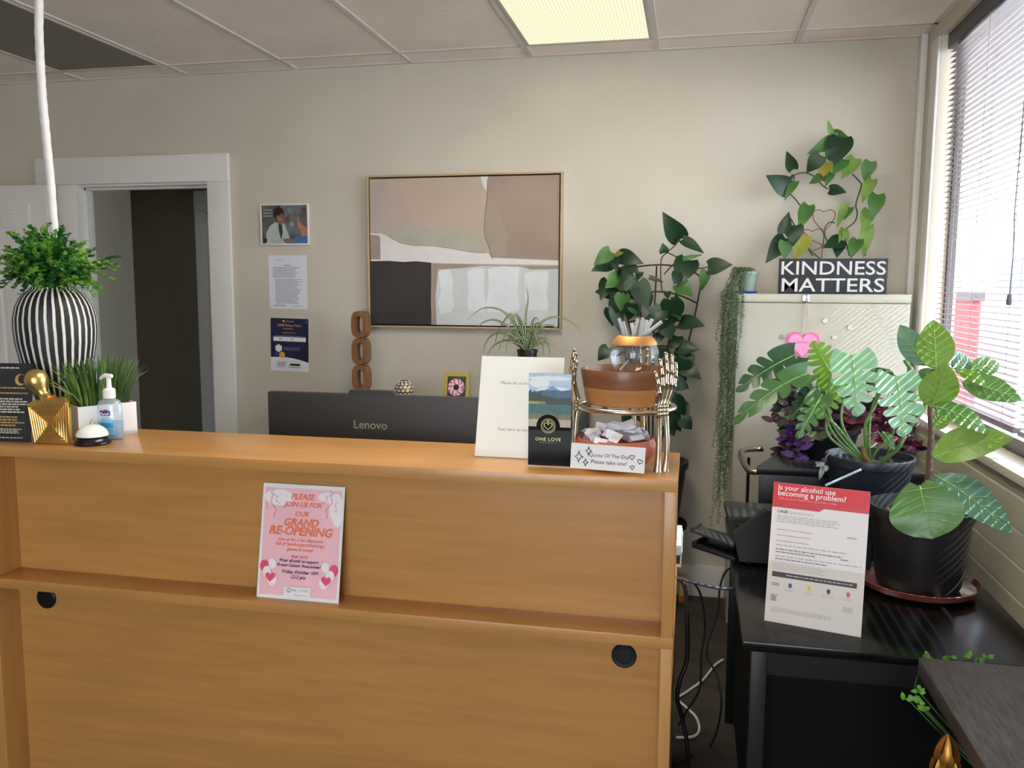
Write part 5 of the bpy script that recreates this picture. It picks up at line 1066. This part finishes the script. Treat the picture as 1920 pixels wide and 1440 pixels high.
# printer
pn = thing('printer', 'black office printer with extended paper trays on the black table', 'printer', V((.33, 2.57, TZ)))
prm = P('printer_black', (19, 20, 23), .45, spec=.3); prg = P('printer_grey', (46, 48, 51), .5, spec=.3)
def cheek(y0, y1):
    pts = [(.5, TZ+.012), (.152, TZ+.012)]+[(q.x, q.z) for q in (atY(1375, 1002, 2.40), atY(1437, 957, 2.40))]; pts.append((.5, pts[-1][1])); return [V((x, y0, z)) for x, z in pts], V((0, y1-y0, 0))
zl = atY(1357, 939, 2.76).z; a_ = atY(1357, 939, 2.76); b2 = atZ(1366, 967, zl)
m = M(); m.prism(*cheek(2.40, 2.435)); m.box((.155, 2.435, TZ+.012), (.5, 2.75, zl-.055)); m.box((.30, 2.435, zl-.06), (.5, 2.75, zl-.03)); obj('body', m, prm, pn, 30)
m = M(); m.hexa([V((b2.x, b2.y, zl-.02)), V((.5, b2.y, zl-.02)), V((a_.x, 2.76, zl-.02)), V((.5, 2.76, zl-.02)), V((b2.x, b2.y, zl)), V((.5, b2.y, zl)), V((a_.x, 2.76, zl)), V((.5, 2.76, zl))], 0, .003); obj('scanner_lid', m, prg, pn, 30)
m = M(); m.hexa([V(q) for q in ((.150, 2.45, zl-.085), (.30, 2.45, zl-.045), (.145, 2.74, zl-.085), (.30, 2.74, zl-.045), (.150, 2.45, zl-.075), (.30, 2.45, zl-.032), (.145, 2.74, zl-.075), (.30, 2.74, zl-.032))], 0, .002); obj('control_panel', m, prg, pn, 30)
def tray(nm, c4, th, mat):
    m = M(); q = [atY(x, y, Y_) for x, y, Y_ in c4]; q = [q[0], q[1], q[2], q[3]]; m.hexa([p_-V((0, 0, th)) for p_ in q]+q, 0, .0015)
    m.hexa([q[0]+V((-.004, 0, -th)), q[0]+V((.004, 0, -th)), q[2]+V((-.004, 0, -th)), q[2]+V((.004, 0, -th)), q[0]+V((-.004, 0, .008)), q[0]+V((.004, 0, .008)), q[2]+V((-.004, 0, .008)), q[2]+V((.004, 0, .008))]); obj(nm, m, mat, pn, 30)
tray('output_tray', ((1297, 994, 2.50), (1376, 1022, 2.47), (1314, 986, 2.62), (1378, 1004, 2.64)), .007, prg)
tray('paper_tray', ((1300, 1020, 2.47), (1378, 1046, 2.45), (1336, 1004, 2.66), (1380, 1018, 2.66)), .012, prm)
for x in (.18, .47):
    for y in (2.43, 2.72): obj('foot', M().lathe([(0, 0), (.012, 0), (.012, .013), (0, .013)], V((x, y, TZ)), 12), blackm, pn)

# ---- big plants
TC = lambda x, y, s=False: 1/2.4828 if s else (1340+x/2.4828, 560+y/2.4828)
fgm = [P('fig_leaf', (84, 126, 64), .33, var=.14, vscale=9, trans=.12, bump=.15, bscale=22), P('fig_lime', (104, 138, 52), .36, var=.12, vscale=9, trans=.26, bump=.15, bscale=22), P('fig_teal', (84, 124, 104), .28, var=.12, vscale=9, trans=.12, bump=.15, bscale=22)]
FP = V((.600, 2.32, TZ)); fzr = atY(1722, 950, 2.30).z
fg = thing('large_leaf_plant', 'tall plant with big oval leaves in a large black pot on a saucer', 'plant', V((FP.x, FP.y, TZ+.014)))
hh = fzr-TZ-.014
def pot(prof, c, mats, par, nm='pot'): return obj(nm, M().lathe(prof, c, 48), mats, par, 50)
c = V((FP.x, FP.y, TZ+.014)); potb = P('nursery_black', (18, 19, 22), .42)
fpot = pot([(0, 0), (.100, 0), (.104, .01), (.121, hh-.03), (.126, hh-.028), (.130, hh-.004), (.129, hh), (.123, hh), (.119, hh-.02), (.112, hh-.05), (0, hh-.05)], c, potb, fg)
obj('soil', M().lathe([(0, hh-.03), (.117, hh-.035), (0, hh-.05)], c, 32), soil, fpot)
sau = obj('plant_saucer', M().lathe([(0, 0), (.115, 0), (.142, .012), (.150, .028), (.146, .029), (.138, .016), (.112, .007), (0, .006)], V((FP.x, FP.y, TZ)), 56), P('red_plastic_saucer', (112, 58, 54), .15, coat=.4), org=(FP.x, FP.y, TZ)); tag(sau, 'glossy red-brown saucer under the large black pot', 'saucer')
c.z = TZ+.014
def veins(m, base, tip, w, nrm, k): pass
m = M(); stem_ = cpath([c+V((-.012, 0, hh-.04))]+[atY(*TC(x, y), FP.y) for x, y in ((992, 840), (1000, 740), (1008, 620), (1004, 500), (1030, 370), (1020, 330))]); m.tube(stem_, [.009-.004*i/len(stem_) for i in range(len(stem_))], 10); obj('stem', m, P('fig_bark', (84, 62, 46), .7, var=.3, vscale=40), fg)
vein = P('leaf_vein', (150, 180, 104), .45, trans=.2)
def bigleaf(par, tr, bx, by, tx, ty, w, mi, mats, Y0, dyb, dyt, shape='oval', arch=.1, cup=.12, nz=.3, nx=0, name='leaf', wave=.02, stem=None, n=12):
    p, q = atY(*tr(bx, by), Y0+dyb), atY(*tr(tx, ty), Y0+dyt); wd = w*tr(0, 0, True)*mpp(p.lerp(q, .5))
    nr = (V((0, 0, EYE))-p).normalized()+V((nx, 0, nz)); m = M(); m.leaf(p, q, wd, 0, nr, arch, cup, shape, n, wave)
    mat = [mats[mi], vein]; ax = q-p; L_ = ax.length; t0 = ax/L_; nn = (nr-t0*nr.dot(t0)).normalized(); sd = t0.cross(nn)
    cen = lambda t: p+ax*t+nn*(arch*L_*4*t*(1-t)-arch*L_*t*.6+.0012)
    m.tube([cen(t) for t in (0, .2, .4, .6, .8, .96)], [.0022, .0018, .0015, .0012, .0009, .0004], 5, mi=1)
    if shape != 'monstera' and w > 80:
        for sg_ in (-1, 1):
            for tv in (.06, .2, .34, .48, .62, .76): m.tube([m.surf(tv+.17*q/5*(1 if tv > .1 else .4), sg_*(.9*q/5)) for q in range(6)], [.0011, .001, .0009, .0008, .0006, .0003], 4, mi=1)
    if stem is not None: m.tube([V(stem), V(stem).lerp(p, .5)+V((0, 0, .012)), p], .0028, 6, mi=1)
    return obj(name, m, mat, par, 70)
S = lambda t: stem_[min(len(stem_)-1, int(t*(len(stem_)-1)))]
for a in ((985, 312, 858, 122, 118, 2, .0, .05, 'oval', .06, .12, .0, -.3), (1030, 335, 1020, 98, 165, 1, -.02, .02, 'oval', .03, .1, .1, .2), (1105, 325, 1205, 285, 120, 2, .05, .12, 'oval', .1, .1, .4, .4), (1185, 335, 1332, 300, 96, 0, .06, .10, 'oval', .08, .1, .3, .2), (1120, 335, 1275, 405, 62, 1, -.02, -.04, 'oval', .12, .1, .8, 0), (1150, 390, 1432, 468, 130, 0, -.01, -.06, 'oval', .10, .1, .5, 0), (1005, 505, 1085, 308, 178, 1, -.05, -.09, 'oval', .02, .08, -.1, .3), (1012, 500, 1282, 622, 112, 0, -.06, -.10, 'oval', .14, .1, .9, 0), (1010, 605, 1085, 515, 88, 1, .0, .02, 'oval', .04, .1, 0, .2), (1015, 730, 1382, 640, 175, 1, -.03, -.12, 'oval', .12, .14, .5, .2), (1022, 820, 1384, 1080, 175, 2, .0, -.16, 'oval', .10, .10, .9, -.3), (1025, 372, 948, 335, 66, 0, .02, .03, 'oval', .05, .1, .2, 0)):
    bx, by, tx, ty, w, mi, d0, d1, shp_, ar, cu, nz_, nx_ = a; bigleaf(fg, TC, bx, by, tx, ty, w, mi, fgm, FP.y, d0, d1, shp_, ar, cu, nz_, nx_)
bigleaf(fg, TC, 955, 872, 1015, 1118, 330, 0, fgm, FP.y, -.12, -.165, 'fiddle', .05, .06, .35, -.1, wave=.03, stem=c+V((-.012, 0, hh+.02)))
# monstera
MC = V((.555, 2.76, TZ)); mzr = atY(1620, 852, MC.y).z; mh = mzr-TZ
mo = thing('monstera', 'monstera with split leaves in a black pot behind the questionnaire', 'plant', MC)
potn = P('blue_black_pot', (34, 40, 52), .35)
mpot = pot([(0, 0), (.094, 0), (.097, .008), (.108, mh*.45), (.112, mh*.45), (.112, mh*.48), (.109, mh*.48), (.110, mh*.53), (.114, mh*.53), (.114, mh*.56), (.111, mh*.56), (.124, mh-.03), (.129, mh-.028), (.132, mh-.004), (.130, mh), (.124, mh), (.118, mh-.02), (0, mh-.04)], MC, potn, mo)
obj('soil', M().lathe([(0, mh-.022), (.118, mh-.030), (0, mh-.04)], MC, 32), soil, mpot)
mom = [P('monstera_green', (70, 108, 58), .32, var=.12, vscale=10, trans=.2), P('monstera_lime', (104, 150, 48), .34, var=.14, vscale=10, trans=.35), P('monstera_pale', (126, 168, 134), .28, var=.08, vscale=10, trans=.15), P('monstera_dark', (44, 78, 48), .34, var=.12, vscale=10, trans=.12)]
for a in ((375, 262, 100, 425, 150, 3, -.02, -.10, 'monstera', .10, .1, .7, .3), (430, 350, 80, 572, 130, 0, -.06, -.16, 'monstera', .16, .12, .7, .2), (540, 345, 455, 195, 150, 1, .04, .08, 'monstera', .05, .1, .0, .2), (560, 380, 480, 560, 150, 1, .06, .02, 'monstera', .08, .1, .2, .1), (640, 262, 665, 545, 215, 2, -.04, -.12, 'monstera', .10, .1, .5, .1), (845, 362, 880, 640, 225, 2, -.06, -.14, 'monstera', .08, .14, .4, .3), (815, 330, 712, 430, 110, 3, -.02, -.08, 'oval', .12, .1, .7, 0), (500, 445, 385, 650, 120, 0, -.08, -.14, 'monstera', .1, .12, .4, .2), (470, 425, 350, 560, 110, 3, -.02, -.08, 'monstera', .08, .12, .3, .1), (780, 620, 838, 698, 46, 0, -.06, -.10, 'oval', .2, .1, .4, 0)):
    bx, by, tx, ty, w, mi, d0, d1, shp_, ar, cu, nz_, nx_ = a; bigleaf(mo, TC, bx, by, tx, ty, w, mi, mom, MC.y, d0, d1, shp_, ar, cu, nz_, nx_)
m = M(); mi_ = 0
for pa, r in (([(610, 745), (560, 640), (480, 470), (400, 355), (375, 262)], .0040), ([(650, 715), (580, 610), (500, 520), (430, 350)], .0055), ([(625, 755), (540, 650), (520, 560), (535, 420), (540, 345)], .0042), ([(640, 740), (598, 600), (600, 470), (640, 262)], .0042), ([(665, 730), (700, 600), (745, 500), (790, 400), (845, 362)], .0050), ([(700, 760), (718, 650), (735, 500), (815, 330)], .0040), ([(780, 745), (850, 700), (890, 620), (985, 470), (885, 285)], .0065), ([(690, 760), (760, 700), (830, 640)], .0036), ([(640, 745), (570, 620), (500, 445)], .0045), ([(890, 620), (860, 480), (845, 362)], .0035)):
    m.tube(cpath([MC+V(((pa[0][0]-690)*.00022, -.01, mh-.026))]+[atY(*TC(x, y), MC.y-.03) for x, y in pa[1:]]), r, 8)
obj('stalks', m, P('monstera_stalk', (96, 128, 66), .45, var=.2, vscale=15), mo)
m = M(); m.tube([atY(*TC(690, 690), MC.y-.02), atY(*TC(695, 730), MC.y-.02), MC+V((0, -.02, mh-.03))], [.006, .009, .010], 8); obj('cut_stub', m, P('stub_brown', (128, 96, 56), .8), mo)
# pale strip on the pot
p0, p1 = atY(*TC(516, 870), MC.y-.128), atY(*TC(683, 795), MC.y-.132); o = obj('plant_label', M().tube([p0, p0.lerp(p1, .5), p0.lerp(p1, .52), p1], .0068, 4, flat=.6), P('pale_blue_plastic', (176, 198, 222), .4), org=p0); tag(o, 'pale blue flat stick lying across the front of the monstera pot', 'stick')
# utility cart with purple plant
CX0, CX1, CY0, CY1, CZ = .245, .78, 3.02, 3.46, .885
ct = thing('utility_cart', 'black rolling cart with bent chrome handle between cabinet and table', 'cart', V((.5, 3.24, 0)))
m = M(); m.hexa([V(q) for q in ((CX0, CY0, .16), (CX1, CY0, .16), (.40, CY1, .16), (CX1, CY1, .16), (CX0, CY0, CZ-.03), (CX1, CY0, CZ-.03), (.40, CY1, CZ-.03), (CX1, CY1, CZ-.03))], 0, .008); obj('body', m, blackp, ct)
m = M(); m.hexa([V(q) for q in ((CX0-.01, CY0-.012, CZ-.03), (CX1+.01, CY0-.012, CZ-.03), (.395, CY1+.01, CZ-.03), (CX1+.01, CY1+.01, CZ-.03), (CX0-.01, CY0-.012, CZ), (CX1+.01, CY0-.012, CZ), (.395, CY1+.01, CZ), (CX1+.01, CY1+.01, CZ))], 0, .006); obj('top_tray', m, blackp, ct)
m = M(); a_, b2, c_, d_ = atY(1456, 842, 3.40), atY(1528, 846, 3.40), atY(1470, 872, 3.10), atY(1530, 874, 3.10)
m.hexa([c_, d_, a_, b2, c_+V((0, 0, .012)), d_+V((0, 0, .012)), a_+V((0, 0, .012)), b2+V((0, 0, .012))]); obj('hinged_lid', m, P('dull_black', (34, 33, 33), .6), ct, 0)
hpts = [atY(1428, 884, 3.04), atY(1408, 884, 3.05), atY(1397, 872, 3.10), atY(1389, 852, 3.2), atY(1396, 844, 3.30), atY(1416, 842, 3.40), atY(1430, 842, 3.42)];  m = M(); m.tube(cpath(hpts), .011, 12); obj('handle', m, P('brushed_steel', (150, 144, 132), .3, 1), ct, label='bent steel handle')
m = M(); p = atY(1404, 858, 3.3); m.tube([p, V((p.x, p.y, .05))], .006, 8); m.tube([V((p.x, p.y, .3)), V((CX0+.01, p.y, .3))], .006, 8); obj('side_rod', m, blackp, ct)
for x, y in ((CX0+.06, CY0+.05), (CX1-.05, CY0+.05), (.45, CY1-.05), (CX1-.05, CY1-.05)):
    if 1: obj('caster', M().lathe([(0, -.012), (.035, -.012), (.04, 0), (.035, .012), (0, .012)], V((x, y, .04)), 20, rot=Matrix.Rotation(pi/2, 4, 'X')), blackm, ct); obj('caster_stem', M().tube([V((x, y, .04)), V((x, y, .17))], .008, 8), steel, ct)
PPc = V((.50, 3.22, CZ)); pu = thing('purple_plant', 'dark purple leafy plant behind the monstera on the cart', 'plant', PPc)
pot([(0, 0), (.08, 0), (.105, .10), (.112, .10), (.112, .12), (.104, .12), (.1, .10), (0, .10)], PPc, potb, pu)
pum = [P('purple_leaf', (84, 34, 62), .45, var=.3, vscale=20, trans=.15), P('purple_dark', (46, 26, 40), .45, var=.3, vscale=20, trans=.1), P('purple_green', (84, 92, 52), .45, var=.3, vscale=20, trans=.15), P('violet_leaf', (84, 48, 130), .5, trans=.1), P('purple_red', (122, 44, 66), .45, var=.25, vscale=20, trans=.2)]
m, ml = M(), M(); rnd = random.Random(31)
spots = [(1463, 720), (1458, 745), (1452, 790), (1466, 765), (1480, 800), (1478, 830), (1490, 850), (1500, 780), (1520, 760), (1540, 750), (1560, 745), (1585, 740), (1600, 760), (1625, 765), (1650, 775), (1670, 790), (1690, 800), (1700, 830), (1690, 850), (1500, 870), (1510, 830), (1530, 820), (1550, 800), (1640, 800), (1660, 830), (1610, 790), (1575, 780), (1485, 872), (1468, 850), (1712, 800), (1705, 775), (1720, 840)]
for x, y in spots:
    q = atY(x, y, rnd.uniform(3.08, 3.34)); st = PPc+V((rnd.uniform(-.08, .08), rnd.uniform(-.08, .08), .10)); mid = st.lerp(q, .55)+V((0, 0, .06)); pa = cpath([st, mid, q], 6); m.tube(pa, .0022, 5)
    for j in range(3, len(pa)):
        for r_ in range(3 if j < len(pa)-2 else 6):
            a = rnd.uniform(0, 2*pi); d = V((cos(a), sin(a)*.7, rnd.uniform(-.2, .7))).normalized()*rnd.uniform(.03, .06); p = pa[j]; kk = 3 if (x < 1500 and y > 820 and rnd.random() < .5) else (rnd.choice((0, 1, 1, 2)) if x < 1540 else rnd.choice((0, 4, 4, 1))); ml.leaf(p, p+d, d.length*.42, kk, None, .12, .1, 'oval', 4)
obj('stems', m, P('purple_stem', (80, 40, 58), .6), pu); obj('leaves', ml, pum, pu, 60)
zb_ = thing('silver_leaf_sprig', 'sprig of silver-striped leaves drooping beside the monstera pot', 'plant', atY(1545, 870, 2.70))
ml = M()
for bx, by, tx, ty in ((1546, 868, 1530, 874), (1546, 868, 1536, 900), (1548, 872, 1549, 884), (1544, 866, 1548, 858), (1540, 872, 1529, 866)): ml.leaf(atY(bx, by, 2.66), atY(tx, ty, 2.64), .016, 0, None, .1, .1, 'oval', 5)
ml.tube([atY(1546, 868, 2.66), atY(1550, 855, 2.67), atY(1556, 849, 2.70)], .0015, 5)
obj('leaves', ml, P('silver_leaf', (132, 134, 138), .4, var=.4, vscale=60), zb_, 60)

# ------------------------------------------------------------------ dark wood console in the right foreground
KZ = .76; kb = atZ(1722, 1232, KZ); KX0, KY1 = kb.x, kb.y
esp = P('espresso_woodgrain', (62, 55, 56), .42, var=.75, vscale=5, stretch=(46, 3.5, 46), bump=.3, bscale=40)
kc = thing('console_table', 'dark espresso woodgrain console in the right foreground', 'console table', V((KX0+.23, KY1-.45, 0)))
obj('top', M().box((KX0, .62, KZ-.034), (XW-.03, KY1, KZ), 0, .002), esp, kc)
obj('lower_shelf', M().box((KX0+.03, .64, .40), (XW-.03, KY1-.02, .425), 0, .002), esp, kc)
for x in (KX0+.14, XW-.07):
    for y in (.64, KY1-.06): obj('leg', M().box((x, y, 0), (x+.04, y+.04, KZ-.034), 0, .002), esp, kc)
# gold ornament on lower shelf
gp_ = atY(1768, 1384, 1.50); gb = V((gp_.x+.008, 1.50, .425)); topz = gp_.z
go = thing('gold_leaf_ornament', 'gold sculpted leaf-cluster ornament on the console lower shelf', 'ornament', gb)
gold2 = P('antique_gold', (176, 126, 58), .4, .9, var=.25, vscale=25)
m = M(); H_ = topz-.425; rnd = random.Random(8)
obj('foot', M().lathe([(0, 0), (.04, 0), (.042, .008), (.02, .02), (.016, H_*.4), (0, H_*.4)], gb, 24), gold2, go)
for lv in range(7):
    for j in range(7):
        a = 2*pi*(j+.5*(lv % 2))/7; r0 = .05*(1-lv/8.0); z0_ = gb.z+H_*(.25+.09*lv); d = V((cos(a), sin(a), 0)); m.leaf(V((gb.x, gb.y, z0_))+d*r0*.6, V((gb.x, gb.y, z0_+H_*.24))+d*(r0*.75), .036*(1-lv/11), 0, d+V((0, 0, .2)), .18, .25, 'oval', 6)
obj('leaf_cluster', m, gold2, go, 50)
# green sprigs behind the console
kp = V((KX0+.19, KY1+.005, .0)); kp = V((.70, 1.60, .425)); kg = thing('small_green_plant', 'small bright green artificial sprigs poking out around the dark console', 'artificial plant', kp)
obj('pot', M().lathe([(0, 0), (.045, 0), (.055, .09), (.05, .09), (.045, .08), (0, .08)], kp, 24), P('small_white_pot', (214, 212, 206), .5), kg)
m, ml = M(), M(); rnd = random.Random(13)
for (px, py, Yk) in ((1738, 1231, 1.815), (1780, 1234, 1.81), (1816, 1229, 1.812), (1851, 1231, 1.815), (1838, 1240, 1.81), (1700, 1309, 1.62), (1712, 1311, 1.63), (1724, 1316, 1.62), (1722, 1296, 1.64), (1733, 1330, 1.61)):
    q = atY(px, py, Yk); st = kp+V((0, 0, .085)); mid = V((min(q.x, st.x-.0), max(st.y, q.y-.0), (st.z+q.z)/2)) if Yk > 1.7 else st.lerp(q, .5)+V((0, 0, -.02)); pa = cpath([st, mid, q], 6); m.tube(pa, .0012, 5)
    for r_ in range(5): a = rnd.uniform(0, 2*pi); d = V((cos(a), sin(a)*.5, rnd.uniform(-.2, .6))).normalized()*rnd.uniform(.010, .016); ml.leaf(q+V((rnd.uniform(-.006, .006), 0, rnd.uniform(-.004, .004))), q+d, .008, rnd.choice((0, 1)), None, .1, .1, 'oval', 4)
obj('stems', m, gm[3], kg); obj('leaves', ml, [P('sprig_green', (96, 176, 52), .45, trans=.3), gm[1]], kg, 60)

# ------------------------------------------------------------------ cables and odds and ends by the desk end
cbk = P('cable_black', (20, 20, 22), .5); cbl = P('cable_slate', (52, 60, 76), .5); cwh = P('cable_white', (214, 212, 206), .45)
def cable(name, label, pts, r, mat): o = obj(name, M().tube(cpath(pts, 8), r, 8), mat, org=pts[0], smooth=60); return tag(o, label, 'cable')
cable('power_cable', 'slate cable running from the desk end across to the printer table', [atY(1266, 1083, 2.2), atY(1300, 1092, 2.2), atY(1350, 1103, 2.22), atY(1400, 1102, 2.28), atY(1440, 1098, 2.34)], .0045, cbl)
cable('power_cable', 'thick black cable dropping from the desk end to the floor', [atY(1268, 1084, 2.25), atY(1284, 1100, 2.25), atY(1288, 1160, 2.25), atY(1288, 1235, 2.25), atY(1275, 1275, 2.24), atY(1270, 1310, 2.24), atY(1280, 1350, 2.25), atY(1290, 1420, 2.25), V((.02, 2.3, .006)), V((.05, 2.5, .006))], .006, cbk)
cable('power_cable', 'thin black cable hanging middle of the three beside the desk end', [atY(1302, 1093, 2.25), atY(1315, 1120, 2.28), atY(1322, 1180, 2.3), atY(1315, 1230, 2.3), atY(1312, 1290, 2.3), atY(1290, 1330, 2.3), atY(1272, 1360, 2.3)], .0032, cbk)
cable('power_cable', 'thin black cable looping up to the printer behind the others', [atY(1385, 1060, 2.72), atY(1362, 1070, 2.7), atY(1350, 1100, 2.65), atY(1345, 1150, 2.6), atY(1325, 1220, 2.55), atY(1345, 1270, 2.5), atY(1352, 1330, 2.5), V((.10, 2.7, .005)), V((.02, 2.6, .005)), V((-.05, 2.5, .005))], .0032, cbk)
cable('network_cable', 'white cable curling across the dark floor beside the desk', [atZ(1356, 1237, .006), atZ(1340, 1248, .006), atZ(1318, 1275, .006), atZ(1290, 1296, .006), atZ(1271, 1310, .006), atZ(1285, 1325, .006), atZ(1305, 1345, .006), atZ(1311, 1368, .006), atZ(1300, 1381, .006), atZ(1268, 1383, .006)], .005, cwh)
p = atZ(1284, 1112, 0); wbk = thing('wooden_block', 'small pale wooden block with orange base standing by the baseboard', 'block', V((p.x, 4.02, 0)))
obj('block', M().box((p.x-.028, 4.0, .03), (p.x+.018, 4.04, .12), 0, .002), P('pale_pine', (214, 176, 120), .6), wbk); obj('base', M().box((p.x-.03, 3.995, 0), (p.x+.008, 4.045, .03), 0, .002), P('orange_wood', (176, 108, 48), .6), wbk); obj('slot', M().box((p.x-.003, 3.998, .05), (p.x+.003, 4.001, .075)), blackm, wbk, 0)
m = M()
sp_ = thing('file_stack', 'small stack of pale green and blue folders at the desk end', 'folders', V((-.05, 2.36, SH)))
zz = SH
for i, (h_, dx, c) in enumerate(((.012, .016, (240, 220, 190)), (.03, .010, (44, 44, 96)), (.014, .020, (176, 206, 196)), (.012, .018, (196, 216, 208)), (.010, .014, (226, 232, 228)))): obj('folder', M().box((-.25, 2.28, zz), (-.019+dx*.6, 2.48, zz+h_*.8), 0, .001), P('folder%d' % i, c, .6), sp_, 0); zz += h_*.8
